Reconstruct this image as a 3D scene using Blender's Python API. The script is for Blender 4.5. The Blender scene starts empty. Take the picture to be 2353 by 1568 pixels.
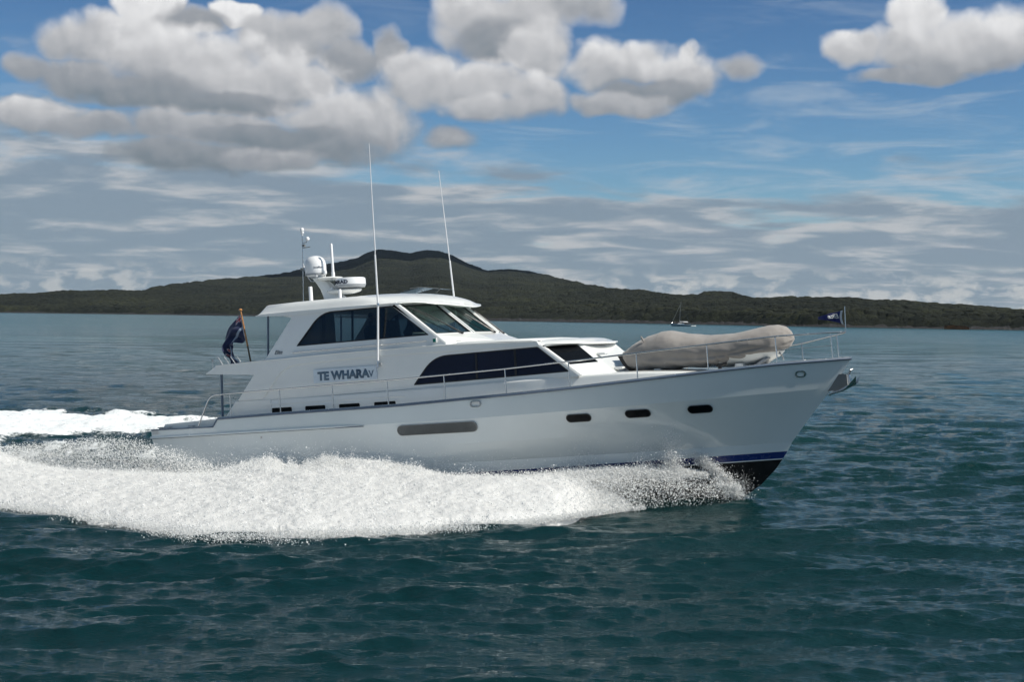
import bpy, bmesh, math, random
import numpy as np
from mathutils import Vector, Matrix
from mathutils.geometry import tessellate_polygon

random.seed(7); RNG = np.random.default_rng(11)
PI = math.pi; rad = math.radians
sc = bpy.context.scene
COL = sc.collection

# ------------------------------------------------------------------ camera
cam_d = bpy.data.cameras.new('camera'); cam = bpy.data.objects.new('camera', cam_d); COL.objects.link(cam)
cam_d.sensor_width = 36; cam_d.lens = 18 / math.tan(rad(19.8))
cam_d.clip_start = 0.5; cam_d.clip_end = 60000
cam.matrix_world = Matrix.Translation((0, 0, 4.5)) @ Matrix.Rotation(PI/2 + rad(-1.009), 4, 'X') @ Matrix.Rotation(rad(0.718), 4, 'Z')
sc.camera = cam
sc.view_settings.view_transform = 'Standard'; sc.view_settings.look = 'None'
sc.view_settings.exposure = 0.0; sc.view_settings.gamma = 1.0
sc.render.engine = 'CYCLES'
sc.cycles.use_denoising = True; sc.cycles.use_adaptive_sampling = True; sc.cycles.adaptive_threshold = .015; sc.cycles.adaptive_min_samples = 12
sc.cycles.max_bounces = 8; sc.cycles.diffuse_bounces = 3; sc.cycles.glossy_bounces = 4
sc.cycles.transparent_max_bounces = 12; sc.cycles.transmission_bounces = 4; sc.cycles.volume_bounces = 0
sc.cycles.sample_clamp_indirect = 6.0; sc.cycles.caustics_reflective = True

# ------------------------------------------------------------------ sun
SUN_EL, SUN_AZ = rad(46), rad(106)          # azimuth clockwise from +Y (the view direction)
sd = Vector((math.sin(SUN_AZ)*math.cos(SUN_EL), math.cos(SUN_AZ)*math.cos(SUN_EL), math.sin(SUN_EL)))
sun_d = bpy.data.lights.new('sun', 'SUN'); sun_d.energy = 4.95; sun_d.angle = rad(0.53); sun_d.color = (1, .95, .86)
sun = bpy.data.objects.new('sun', sun_d); COL.objects.link(sun)
sun.rotation_euler = sd.to_track_quat('Z', 'Y').to_euler()

# ------------------------------------------------------------------ node helpers
class NT:
    def __init__(s, tree): s.t = tree; s.n = tree.nodes; s.l = tree.links
    def new(s, typ, **kw):
        n = s.n.new(typ)
        for k, v in kw.items(): setattr(n, k, v)
        return n
    def put(s, sock, v):
        if v is None: return
        if isinstance(v, bpy.types.NodeSocket): s.l.new(v, sock)
        else: sock.default_value = v
    def m(s, op, a, b=None, c=None, clamp=False):
        n = s.new('ShaderNodeMath', operation=op, use_clamp=clamp)
        for i, v in enumerate((a, b, c)): s.put(n.inputs[i], v)
        return n.outputs[0]
    def mr(s, v, a, b, c=0.0, d=1.0, smooth=True):
        n = s.new('ShaderNodeMapRange', interpolation_type='SMOOTHSTEP' if smooth else 'LINEAR')
        for i, x in enumerate((v, a, b, c, d)): s.put(n.inputs[i], x)
        return n.outputs[0]
    def xyz(s, x, y, z=0.0):
        n = s.new('ShaderNodeCombineXYZ')
        for i, v in enumerate((x, y, z)): s.put(n.inputs[i], v)
        return n.outputs[0]
    def noise(s, vec, scale, detail=4, rough=.55, dist=0.0, lac=2.0, out=0):
        n = s.new('ShaderNodeTexNoise'); s.put(n.inputs['Vector'], vec)
        n.inputs['Scale'].default_value = scale; n.inputs['Detail'].default_value = detail
        n.inputs['Roughness'].default_value = rough; n.inputs['Distortion'].default_value = dist
        n.inputs['Lacunarity'].default_value = lac
        return n.outputs[out]
    def mix(s, f, a, b, typ='RGBA', blend='MIX'):
        n = s.new('ShaderNodeMix', data_type=typ, blend_type=blend) if typ == 'RGBA' else s.new('ShaderNodeMix', data_type=typ)
        ins = [i for i in n.inputs if i.enabled] if False else None
        if typ == 'RGBA':
            s.put(n.inputs[0], f); s.put(n.inputs[6], a); s.put(n.inputs[7], b); return n.outputs[2]
        s.put(n.inputs[0], f); s.put(n.inputs[2], a); s.put(n.inputs[3], b); return n.outputs[0]
    def ramp(s, v, stops):
        n = s.new('ShaderNodeValToRGB'); s.put(n.inputs[0], v); cr = n.color_ramp
        while len(cr.elements) < len(stops): cr.elements.new(.5)
        for e, (p, c) in zip(cr.elements, stops): e.position = p; e.color = (*c, 1)
        return n.outputs[0]

# ------------------------------------------------------------------ world: Nishita sky with cloud decks, laid out by direction
def build_world():
    w = bpy.data.worlds.new('World'); sc.world = w; w.use_nodes = True
    T = NT(w.node_tree); T.n.clear()
    out = T.new('ShaderNodeOutputWorld'); bg = T.new('ShaderNodeBackground'); T.l.new(bg.outputs[0], out.inputs[0])
    sky = T.new('ShaderNodeTexSky', sky_type='NISHITA'); sky.sun_disc = False
    sky.sun_elevation = SUN_EL; sky.sun_rotation = SUN_AZ
    sky.air_density = 1.0; sky.dust_density = 0.3; sky.ozone_density = 1.0; sky.altitude = 0
    tc = T.new('ShaderNodeTexCoord'); sep = T.new('ShaderNodeSeparateXYZ'); T.l.new(tc.outputs['Generated'], sep.inputs[0])
    X, Y, Z = sep.outputs
    az = T.m('DEGREES', T.m('ARCTAN2', X, Y)); el = T.m('DEGREES', T.m('ARCSINE', Z))
    P0 = T.xyz(az, el, 0)
    # --- cumulus: overlapping lobes, far ones first, each with its own crown and base tone, broken up by billows
    def off(v, dx, dy):
        a = T.new('ShaderNodeVectorMath', operation='ADD'); T.put(a.inputs[0], v); a.inputs[1].default_value = (dx, dy, 0); return a.outputs[0]
    wob = T.noise(P0, .45, 3, .5, out=1)
    v2 = T.new('ShaderNodeVectorMath', operation='MULTIPLY_ADD'); T.put(v2.inputs[0], off(wob, -.5, -.5)); v2.inputs[1].default_value = (1.5, 1.0, 0); T.put(v2.inputs[2], P0); PW = v2.outputs[0]
    def billow(v, det):
        n1 = T.noise(v, .62, det, .52, .25)
        vo = T.new('ShaderNodeTexVoronoi', feature='SMOOTH_F1', voronoi_dimensions='2D'); T.put(vo.inputs['Vector'], v)
        vo.inputs['Scale'].default_value = 1.1; vo.inputs['Detail'].default_value = 1; vo.inputs['Roughness'].default_value = .4; vo.inputs['Smoothness'].default_value = 1.0
        return T.m('ADD', T.m('MULTIPLY_ADD', n1, 1.35, -.675), T.m('MULTIPLY_ADD', vo.outputs['Distance'], -.30, .15))
    b0 = billow(P0, 7); b1 = billow(off(P0, .22, .42), 4)
    rel = T.m('SUBTRACT', b0, b1)
    vv = T.new('ShaderNodeVectorMath', operation='ADD'); T.put(vv.inputs[0], PW); T.put(vv.inputs[1], T.xyz(0.0, T.m('MULTIPLY', rel, .35), 0.0))
    tone = None; cov = None
    for (x, y, rx, ry, tt, tb, sf) in CUMULUS:
        a = T.new('ShaderNodeVectorMath', operation='MULTIPLY_ADD'); T.l.new(PW, a.inputs[0]); a.inputs[1].default_value = (1/rx, 1/ry, 0); a.inputs[2].default_value = (-x/rx, -y/ry, 0)
        d = T.new('ShaderNodeVectorMath', operation='DOT_PRODUCT'); T.l.new(a.outputs[0], d.inputs[0]); T.l.new(a.outputs[0], d.inputs[1])
        sp2 = T.new('ShaderNodeSeparateXYZ'); T.l.new(a.outputs[0], sp2.inputs[0])
        c = T.mr(T.m('SUBTRACT', b0, d.outputs['Value']), -1.0-.34*sf, -1.0+.64*sf)
        h = T.m('MULTIPLY_ADD', sp2.outputs[1], (tt-tb)*.62, (tt+tb)*.5)
        if tone is None: tone = h; cov = c
        else: tone = T.mix(c, tone, h, 'FLOAT'); cov = T.m('MAXIMUM', cov, c)
    lit = T.m('ADD', tone, T.m('MULTIPLY_ADD', rel, .24, .05), clamp=True)
    ccol = T.ramp(lit, [(0.05, (.145, .190, .225)), (.25, (.20, .24, .275)), (.5, (.325, .345, .375)), (.75, (.55, .555, .57)), (1.0, (.86, .86, .865))])
    # --- the layered deck: perspective coordinates of a plane of cloud
    zz = T.m('MAXIMUM', T.m('ADD', Z, .11), .05)
    pl = T.xyz(T.m('DIVIDE', X, zz), T.m('DIVIDE', Y, zz), 0)
    rot = T.new('ShaderNodeMapping'); T.put(rot.inputs[0], pl); rot.inputs['Rotation'].default_value = (0, 0, rad(12)); rot.inputs['Scale'].default_value = (1.5, 1.7, 1)
    n2 = T.noise(rot.outputs[0], 1.05, 7, .56, .5)
    n3 = T.noise(rot.outputs[0], .30, 3, .5)
    n4 = T.noise(rot.outputs[0], 1.6, 6, .55, .3)
    base_cov = T.mr(el, 3.0, 8.4, .27, -.44)
    rightgap = T.m('MULTIPLY', T.mr(az, -6.0, 7.0, 0.0, -.34), T.mr(el, 2.6, 5.6, .0, 1.0))
    leftfull = T.mr(az, -13.0, -1.0, .16, 0.0)
    dk = T.m('ADD', T.m('ADD', T.m('MULTIPLY_ADD', n2, 1.9, -.30), T.m('MULTIPLY_ADD', n3, 1.2, -.15)), T.m('ADD', base_cov, T.m('ADD', rightgap, leftfull)))
    cov2 = T.mr(dk, .74, 1.14)
    c2 = T.ramp(T.mr(T.m('ADD', n4, T.m('MULTIPLY', T.m('SUBTRACT', 1.05, dk), .22)), .37, .62), [(0, (.235, .300, .370)), (.45, (.315, .368, .425)), (1, (.50, .515, .535))])
    # wisps of bright cirrus
    wm = T.new('ShaderNodeMapping'); T.put(wm.inputs[0], P0); wm.inputs['Rotation'].default_value = (0, 0, rad(-9)); wm.inputs['Scale'].default_value = (.16, .95, 1)
    n5 = T.noise(wm.outputs[0], 1.0, 7, .6, .7)
    cir = T.m('MULTIPLY', T.mr(n5, .46, .74), T.m('MULTIPLY', T.mr(el, 3.5, 12.5, .85, .28), T.mr(az, -8, 4, .4, 1)))
    # low bright cumulus along the horizon
    hm = T.new('ShaderNodeMapping'); T.put(hm.inputs[0], P0); hm.inputs['Scale'].default_value = (.55, 1.15, 1)
    n6 = T.noise(hm.outputs[0], 1.5, 6, .55, .2); n6b = T.noise(T.xyz(az, T.m('ADD', el, .28)), 1.1, 6, .55, .2)
    band = T.m('MULTIPLY', T.mr(el, .1, .6), T.mr(el, 1.3, 2.3, 1.0, 0.0))
    rb = T.m('ADD', T.m('MULTIPLY', T.mr(az, 0, 6), .9), T.m('MULTIPLY', T.mr(az, -14, -9, 1, 0), .7))
    hc = T.m('MULTIPLY', T.m('MULTIPLY', T.mr(n6, .42, .55), band), T.m('MINIMUM', rb, 1.0))
    hcol = T.ramp(T.mr(T.m('SUBTRACT', n6, T.m('MULTIPLY', n6b, .6)), .10, .36), [(0, (.245, .320, .390)), (1, (.53, .55, .55))])
    # --- compose
    skyc = T.new('ShaderNodeMix', data_type='RGBA', blend_type='MULTIPLY'); skyc.inputs[0].default_value = 1
    T.l.new(sky.outputs[0], skyc.inputs[6])
    grade = T.ramp(T.mr(el, 0, 60, smooth=False), SKY_TINT)
    T.l.new(grade, skyc.inputs[7])
    sk = T.new('ShaderNodeVectorMath', operation='SCALE'); T.l.new(skyc.outputs[2], sk.inputs[0]); sk.inputs['Scale'].default_value = 1.0
    SK = 1 / SKY_STRENGTH
    def up(c):
        n = T.new('ShaderNodeVectorMath', operation='SCALE'); T.put(n.inputs[0], c); n.inputs['Scale'].default_value = SK; return n.outputs[0]
    c = T.mix(cir, sk.outputs[0], up(T.ramp(.5, [(0, (.46, .53, .60)), (1, (.46, .53, .60))])))
    c = T.mix(T.m('MULTIPLY', cov2, .93), c, up(c2))
    c = T.mix(hc, c, up(hcol))
    c = T.mix(T.m('MULTIPLY', cov, .985), c, up(ccol))
    T.l.new(c, bg.inputs[0]); bg.inputs[1].default_value = SKY_STRENGTH
    w.cycles.sampling_method = 'MANUAL'; w.cycles.sample_map_resolution = 512

SKY_STRENGTH = 0.1
SKY_TINT = [(0.0, (.58, .80, .95)), (.12, (.42, .64, .86)), (.23, (.32, .50, .72)), (.32, (.55, .68, .70)), (.6, (1.15, 1.10, .88))]
def pxe(x, y, rx, ry, tt, tb, sf=1.0):       # cloud masses, measured in pixels of a 2353 wide print and turned into degrees
    return (math.degrees(math.atan((x-1176.5)/3268)), (712+.0123*x-y)*.01753, rx*.01753, ry*.01753, tt, tb, sf)
CUMULUS = [pxe(*q) for q in [
    (335, 50, 80, 52, 1.0, .8, .5), (530, 55, 70, 34, 1.0, .85, .5), (745, 80, 75, 62, .66, .5), (640, 115, 115, 68, .68, .42), (790, 155, 85, 50, .5, .38),
    (75, 190, 60, 34, .5, .36, 1.3), (185, 205, 110, 44, .5, .34), (220, 120, 125, 62, .80, .42, .8), (335, 120, 115, 72, .88, .5, .8), (440, 80, 80, 36, .5, .36),
    (440, 175, 250, 88, .86, .40), (890, 130, 45, 52, .5, .38), (620, 205, 210, 62, .80, .5), (300, 225, 170, 46, .52, .10), (510, 248, 270, 30, .36, .22),
    (90, 290, 115, 40, .80, .42, .8), (225, 305, 120, 34, .56, .34), (470, 300, 240, 42, .60, .34), (800, 285, 175, 88, .80, .42), (720, 340, 200, 44, .5, .18), (600, 318, 160, 28, .34, .20),
    (420, 365, 180, 42, .42, .16), (610, 372, 130, 28, .56, .34), (1030, 315, 56, 28, .52, .4, 1.3),
    (1310, 30, 115, 50, .66, .42), (1080, 50, 105, 92, .84, .5), (1190, 75, 115, 95, .78, .36), (1140, 110, 120, 60, .46, .28),
    (965, 190, 110, 72, .80, .5), (1225, 130, 85, 76, .80, .5), (1090, 205, 180, 62, .82, .46), (1215, 225, 90, 58, .80, .44), (1130, 252, 130, 32, .72, .46),
    (1690, 165, 55, 30, .55, .42, 1.5), (1370, 155, 88, 60, .88, .5), (1455, 150, 95, 50, .90, .5), (1582, 140, 30, 34, .86, .6), (1560, 182, 98, 62, .90, .36), (1480, 215, 130, 30, .42, .28), (1410, 240, 130, 30, .62, .4),
    (2090, 72, 66, 56, .95, .66), (1965, 132, 78, 46, .86, .56, .8), (2065, 135, 105, 62, .82, .56), (2200, 112, 105, 52, .90, .6), (2305, 118, 115, 56, .90, .56), (2180, 162, 190, 46, .72, .40), (2090, 200, 130, 24, .5, .34)]]
CUMULUS += [(28, 9, 5, 3, .9, .4, 1), (-30, 8, 6, 3, .9, .4, 1), (-27, 3.5, 5, 1.2, .7, .4, 1), (5, 19, 7, 3, .9, .4, 1), (-14, 18, 6, 3, .9, .4, 1)]
build_world()

# ------------------------------------------------------------------ materials
def rgb(r, g, b): return (r, g, b, 1)
def mat(name, col, rough=.5, metal=0.0, coat=0.0, var=.06, vscale=3.0, spec=.5, bump=0.0, bscale=30, ior=1.5, sheen=0.0):
    m = bpy.data.materials.new(name); m.use_nodes = True; T = NT(m.node_tree)
    b = T.n['Principled BSDF']
    tc = T.new('ShaderNodeTexCoord')
    n = T.noise(tc.outputs['Object'], vscale, 5, .6)
    lo = tuple(c*(1-var) for c in col) + (1,); hi = tuple(min(1, c*(1+var)) for c in col) + (1,)
    T.l.new(T.mix(T.mr(n, .3, .7), lo, hi), b.inputs['Base Color'])
    b.inputs['Metallic'].default_value = metal
    T.l.new(T.mr(T.noise(tc.outputs['Object'], vscale*2.3, 3), .3, .7, rough*.85, min(1, rough*1.15)), b.inputs['Roughness'])
    b.inputs['Coat Weight'].default_value = coat; b.inputs['Coat Roughness'].default_value = .03
    b.inputs['Specular IOR Level'].default_value = spec; b.inputs['IOR'].default_value = ior
    if sheen: b.inputs['Sheen Weight'].default_value = sheen
    if bump:
        bp = T.new('ShaderNodeBump'); bp.inputs['Strength'].default_value = bump; bp.inputs['Distance'].default_value = .01
        T.l.new(T.noise(tc.outputs['Object'], bscale, 4), bp.inputs['Height']); T.l.new(bp.outputs[0], b.inputs['Normal'])
    return m
def glass(name, tint, refl=.04):
    m = bpy.data.materials.new(name); m.use_nodes = True; T = NT(m.node_tree); T.n.clear()
    o = T.new('ShaderNodeOutputMaterial'); tr = T.new('ShaderNodeBsdfTransparent'); gl = T.new('ShaderNodeBsdfGlossy')
    tr.inputs[0].default_value = (*tint, 1); gl.inputs['Roughness'].default_value = .02; gl.inputs[0].default_value = (.9, .95, 1, 1)
    fr = T.new('ShaderNodeFresnel'); fr.inputs[0].default_value = 1.5
    mx = T.new('ShaderNodeMixShader'); T.l.new(T.m('MULTIPLY_ADD', fr.outputs[0], .6, 0.0), mx.inputs[0])
    T.l.new(tr.outputs[0], mx.inputs[1]); T.l.new(gl.outputs[0], mx.inputs[2]); T.l.new(mx.outputs[0], o.inputs[0])
    return m
M = dict(
    gel=mat('white_gelcoat', (.80, .81, .79), .22, coat=.6, var=.025, vscale=1.2),
    hull=mat('hull_paint', (.74, .79, .79), .12, coat=1.0, var=.02, vscale=.7),
    white=mat('white_paint', (.80, .80, .79), .35, var=.02),
    boot=mat('blue_boot_paint', (.012, .030, .16), .25, coat=.4),
    anti=mat('black_antifouling', (.010, .010, .011), .55, var=.5, vscale=5, spec=.3),
    rub=mat('blue_grey_rubber', (.10, .14, .20), .4),
    steel=mat('polished_steel', (.60, .60, .60), .24, metal=1.0, var=.03),
    alu=mat('brushed_aluminium', (.22, .225, .22), .5, metal=.2, var=.05),
    grille=mat('grey_louvre', (.13, .135, .13), .5),
    dark=mat('dark_glass', (.005, .006, .008), .05, var=.02, spec=.14),
    navy=mat('navy_tinted_glass', (.008, .014, .034), .06, var=.06, vscale=.6, spec=.16),
    black=mat('black_rubber', (.010, .010, .012), .45),
    wood=mat('varnished_wood', (.42, .19, .055), .25, coat=.8, var=.3, vscale=9),
    darkwood=mat('dark_socket', (.06, .04, .015), .35, coat=.4),
    deck=mat('deck_nonskid', (.62, .62, .60), .7, var=.05, vscale=8, bump=.2, bscale=120),
    cover=None, board=mat('pale_blue_board', (.64, .71, .77), .3, coat=.4),
    green=mat('green_lens', (.0, .16, .12), .1),
    letter=mat('blue_grey_letters', (.085, .145, .21), .35),
    ink=mat('grey_ink', (.06, .075, .10), .4),
    navyink=mat('navy_ink', (.012, .02, .05), .4),
    seat=mat('dark_upholstery', (.018, .018, .022), .6),
    liner=mat('cabin_liner', (.55, .56, .50), .7),
    interior=mat('cabin_trim', (.22, .22, .21), .6),
    cloth=mat('dark_clothing', (.012, .014, .022), .9, var=.2, bump=.3),
    skin=mat('skin', (.36, .20, .13), .5),
    hair=mat('dark_hair', (.02, .014, .01), .7),
    pearl=mat('radome_white', (.80, .81, .82), .3, coat=.3, var=.015),
    grey=mat('light_grey_plastic', (.33, .35, .37), .5),
    clear=glass('pilothouse_glass', (.52, .57, .60)),
    clearlite=glass('windscreen_glass', (.72, .80, .77)),
    acry=glass('hatch_acrylic', (.80, .84, .86)),
)
def cloth_mat():
    m = mat('taupe_canvas', (.285, .262, .242), .85, var=.08, vscale=2.5, sheen=.2, bump=.25, bscale=60); return m
M['cover'] = cloth_mat()

# ------------------------------------------------------------------ mesh helpers
def link_mesh(name, V, F, m, parent=None, smooth=0.0, mats=None, idx=None):
    me = bpy.data.meshes.new(name); me.from_pydata([tuple(map(float, v)) for v in V], [], F); me.validate(); me.update()
    o = bpy.data.objects.new(name, me); COL.objects.link(o)
    if mats:
        for x in mats: me.materials.append(x)
        if idx is not None: me.polygons.foreach_set('material_index', idx)
    elif m: me.materials.append(m)
    bm = bmesh.new(); bm.from_mesh(me); bmesh.ops.recalc_face_normals(bm, faces=bm.faces); bm.to_mesh(me); bm.free()
    if smooth:
        me.shade_smooth()
        try: me.set_sharp_from_angle(angle=rad(smooth))
        except Exception: pass
    if parent: o.parent = parent
    return o
def bevel(o, w=.01, seg=2, ang=30):
    b = o.modifiers.new('bevel', 'BEVEL'); b.width = w; b.segments = seg; b.limit_method = 'ANGLE'; b.angle_limit = rad(ang)
    b.harden_normals = False
    o.data.shade_smooth(); o.data.set_sharp_from_angle(angle=rad(45)); return o
class MB:
    def __init__(s): s.V = []; s.F = []
    def add(s, V, F):
        k = len(s.V); s.V += [tuple(v) for v in V]; s.F += [tuple(i+k for i in f) for f in F]; return s
    def box(s, x0, x1, y0, y1, z0, z1):
        return s.add([(x0,y0,z0),(x1,y0,z0),(x1,y1,z0),(x0,y1,z0),(x0,y0,z1),(x1,y0,z1),(x1,y1,z1),(x0,y1,z1)],
                     [(0,3,2,1),(4,5,6,7),(0,1,5,4),(1,2,6,5),(2,3,7,6),(3,0,4,7)])
    def tube(s, pts, r, n=8, cap=True):
        pts = [Vector(p) for p in pts]; R = r if hasattr(r, '__len__') else [r]*len(pts)
        rings = []
        up = Vector((0, 0, 1))
        for i, p in enumerate(pts):
            d = (pts[min(i+1, len(pts)-1)] - pts[max(i-1, 0)]).normalized()
            a = d.cross(up if abs(d.z) < .95 else Vector((1, 0, 0))).normalized(); b = d.cross(a)
            if rings and i: 
                pass
            rings.append([p + (a*math.cos(2*PI*k/n) + b*math.sin(2*PI*k/n))*R[i] for k in range(n)])
        V = [v for r_ in rings for v in r_]; F = []
        for i in range(len(pts)-1):
            for k in range(n): F.append((i*n+k, i*n+(k+1) % n, (i+1)*n+(k+1) % n, (i+1)*n+k))
        if cap: F += [tuple(range(n-1, -1, -1)), tuple(range((len(pts)-1)*n, len(pts)*n))]
        return s.add(V, F)
    def lathe(s, prof, c=(0, 0, 0), n=24, sx=1.0, sy=1.0):     # profile of (radius, height)
        V = []; F = []
        for r, z in prof:
            for k in range(n): V.append((c[0]+sx*r*math.cos(2*PI*k/n), c[1]+sy*r*math.sin(2*PI*k/n), c[2]+z))
        for i in range(len(prof)-1):
            for k in range(n): F.append((i*n+k, i*n+(k+1) % n, (i+1)*n+(k+1) % n, (i+1)*n+k))
        F += [tuple(range(n-1, -1, -1)), tuple(range((len(prof)-1)*n, len(prof)*n))]
        return s.add(V, F)
    def prism(s, poly, y0, y1):          # polygon in X,Z pushed along Y
        n = len(poly); V = [(x, y0, z) for x, z in poly] + [(x, y1, z) for x, z in poly]
        tri = tessellate_polygon([[Vector((x, z, 0)) for x, z in poly]])
        F = [tuple(t) for t in tri] + [tuple(i+n for i in reversed(t)) for t in tri]
        F += [(i, (i+1) % n, (i+1) % n + n, i+n) for i in range(n)]
        return s.add(V, F)
    def grid(s, rows, closed=False):
        h = len(rows); w = len(rows[0]); V = [p for r in rows for p in r]; F = []
        for i in range(h-1):
            for j in range(w-1 if not closed else w): F.append((i*w+j, i*w+(j+1) % w, (i+1)*w+(j+1) % w, (i+1)*w+j))
        return s.add(V, F)
    def build(s, name, m, parent=None, smooth=40): return link_mesh(name, s.V, s.F, m, parent, smooth)
def flip(o, name=None):          # mirrored copy to the port side
    me = o.data.copy()
    co = np.empty(len(me.vertices)*3, 'f'); me.vertices.foreach_get('co', co); co = co.reshape(-1, 3); co[:, 1] *= -1
    me.vertices.foreach_set('co', co.ravel()); me.flip_normals(); me.update()
    c = o.copy(); c.data = me; c.name = name or o.name.split('.')[0]; COL.objects.link(c); c.parent = o.parent; return c
def both(o): return o, flip(o)
def rounded(poly, r, seg=5):
    n = len(poly); R = r if hasattr(r, '__len__') else [r]*n; out = []
    for i in range(n):
        p = Vector(poly[i]); a = Vector(poly[i-1]) - p; b = Vector(poly[(i+1) % n]) - p
        rr = min(R[i], a.length*.45, b.length*.45)
        if rr < 1e-4: out.append(tuple(p)); continue
        A = p + a.normalized()*rr; B = p + b.normalized()*rr
        for k in range(seg+1):
            t = k/seg; out.append(tuple(A*(1-t)**2 + p*2*t*(1-t) + B*t*t))
    return out
def inset(poly, d):
    n = len(poly); out = []
    A = sum(poly[i][0]*poly[(i+1) % n][1] - poly[(i+1) % n][0]*poly[i][1] for i in range(n)); sg = 1 if A > 0 else -1
    for i in range(n):
        p = Vector(poly[i]); a = (p - Vector(poly[i-1])); b = (Vector(poly[(i+1) % n]) - p)
        if a.length < 1e-6: a = b
        if b.length < 1e-6: b = a
        a.normalize(); b.normalize(); na = Vector((-a.y, a.x)); nb = Vector((-b.y, b.x)); q = (na+nb)
        q = q / max(.3, q.length_squared/2) if q.length > 1e-6 else na
        out.append(tuple(p + q*d*sg))
    return out
def sheet(name, outer, holes, mapf, off0, off1, m, parent, smooth=0, bev=0):
    """plate with holes; mapf(u, v, off) -> point, off0/off1 are the distances of its two faces from the reference surface"""
    loops = [outer] + list(holes); flat = [p for l in loops for p in l]; n = len(flat)
    tri = tessellate_polygon([[Vector((p[0], p[1], 0)) for p in l] for l in loops])
    V = [mapf(p[0], p[1], off0) for p in flat] + [mapf(p[0], p[1], off1) for p in flat]
    F = [tuple(t) for t in tri] + [tuple(i+n for i in reversed(t)) for t in tri]; k = 0
    for l in loops:
        c = len(l); F += [(k+i, k+(i+1) % c, k+(i+1) % c+n, k+i+n) for i in range(c)]; k += c
    o = link_mesh(name, V, F, m, parent, smooth)
    if bev: bevel(o, bev)
    return o
def empty(name, label=None, cat=None, mw=None, kind=None, group=None):
    o = bpy.data.objects.new(name, None); COL.objects.link(o); o.empty_display_size = .2
    if mw is not None: o.matrix_world = mw
    tag(o, label, cat, kind, group); return o
def tag(o, label=None, cat=None, kind=None, group=None):
    if label: o['label'] = label
    if cat: o['category'] = cat
    if kind: o['kind'] = kind
    if group: o['group'] = group
    return o
def text_obj(name, body, size, m, parent, mapf, bold=0.0, shear=0.0, depth=.004, space=1.0):
    c = bpy.data.curves.new(name, 'FONT'); c.body = body; c.size = size; c.shear = shear; c.offset = bold; c.space_character = space
    c.extrude = .0; c.resolution_u = 4
    t = bpy.data.objects.new(name, c); COL.objects.link(t)
    me = bpy.data.meshes.new_from_object(t.evaluated_get(bpy.context.evaluated_depsgraph_get()))
    bpy.data.objects.remove(t); bpy.data.curves.remove(c)
    bm = bmesh.new(); bm.from_mesh(me)
    r = bmesh.ops.extrude_face_region(bm, geom=bm.faces[:]); vs = [g for g in r['geom'] if isinstance(g, bmesh.types.BMVert)]
    top = set(vs)
    for v in bm.verts: v.co = Vector(mapf(v.co.x, v.co.y, depth if v in top else 0.0))
    bmesh.ops.recalc_face_normals(bm, faces=bm.faces); bm.to_mesh(me); bm.free()
    me.materials.clear(); me.materials.append(m); me.name = name
    o = bpy.data.objects.new(name, me); COL.objects.link(o); o.parent = parent; return o
def interp(x, tab): return float(np.interp(x, [t[0] for t in tab], [t[1] for t in tab]))
def sm(a, b, x):
    t = np.clip((np.asarray(x, float)-a)/(b-a), 0, 1); return t*t*(3-2*t)

# ------------------------------------------------------------------ numpy noise
_perm = RNG.random((256, 256))
def vnoise(x, y):
    xi = np.floor(x).astype(int); yi = np.floor(y).astype(int); fx = x-xi; fy = y-yi
    fx = fx*fx*fx*(fx*(fx*6-15)+10); fy = fy*fy*fy*(fy*(fy*6-15)+10)
    a = _perm[xi & 255, yi & 255]; b = _perm[(xi+1) & 255, yi & 255]; c = _perm[xi & 255, (yi+1) & 255]; d = _perm[(xi+1) & 255, (yi+1) & 255]
    return (a*(1-fx)+b*fx)*(1-fy) + (c*(1-fx)+d*fx)*fy
def fbm(x, y, o=5, g=.5):
    s = 0; a = 1; t = 0
    for k in range(o): s = s + a*vnoise(x*2**k+k*17.3, y*2**k+k*9.1); t += a; a *= g
    return s/t
def np_mesh(name, co, faces, m, attrs=None, smooth=True):
    me = bpy.data.meshes.new(name); n = len(co); k = faces.shape[1]; f = len(faces)
    me.vertices.add(n); me.vertices.foreach_set('co', co.astype('f').ravel())
    me.loops.add(f*k); me.loops.foreach_set('vertex_index', faces.astype('i').ravel())
    me.polygons.add(f); me.polygons.foreach_set('loop_start', (np.arange(f)*k).astype('i')); me.polygons.foreach_set('loop_total', np.full(f, k, 'i'))
    me.polygons.foreach_set('use_smooth', np.full(f, smooth, bool)); me.update(); me.validate()
    for an, av in (attrs or {}).items():
        a = me.attributes.new(an, 'FLOAT', 'POINT'); a.data.foreach_set('value', av.astype('f').ravel())
    me.materials.append(m); o = bpy.data.objects.new(name, me); COL.objects.link(o); return o
def quads(h, w, wrap=False):
    i, j = np.meshgrid(np.arange(h-1), np.arange(w if wrap else w-1), indexing='ij'); j2 = (j+1) % w
    return np.stack([i*w+j, i*w+j2, (i+1)*w+j2, (i+1)*w+j], -1).reshape(-1, 4)

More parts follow.
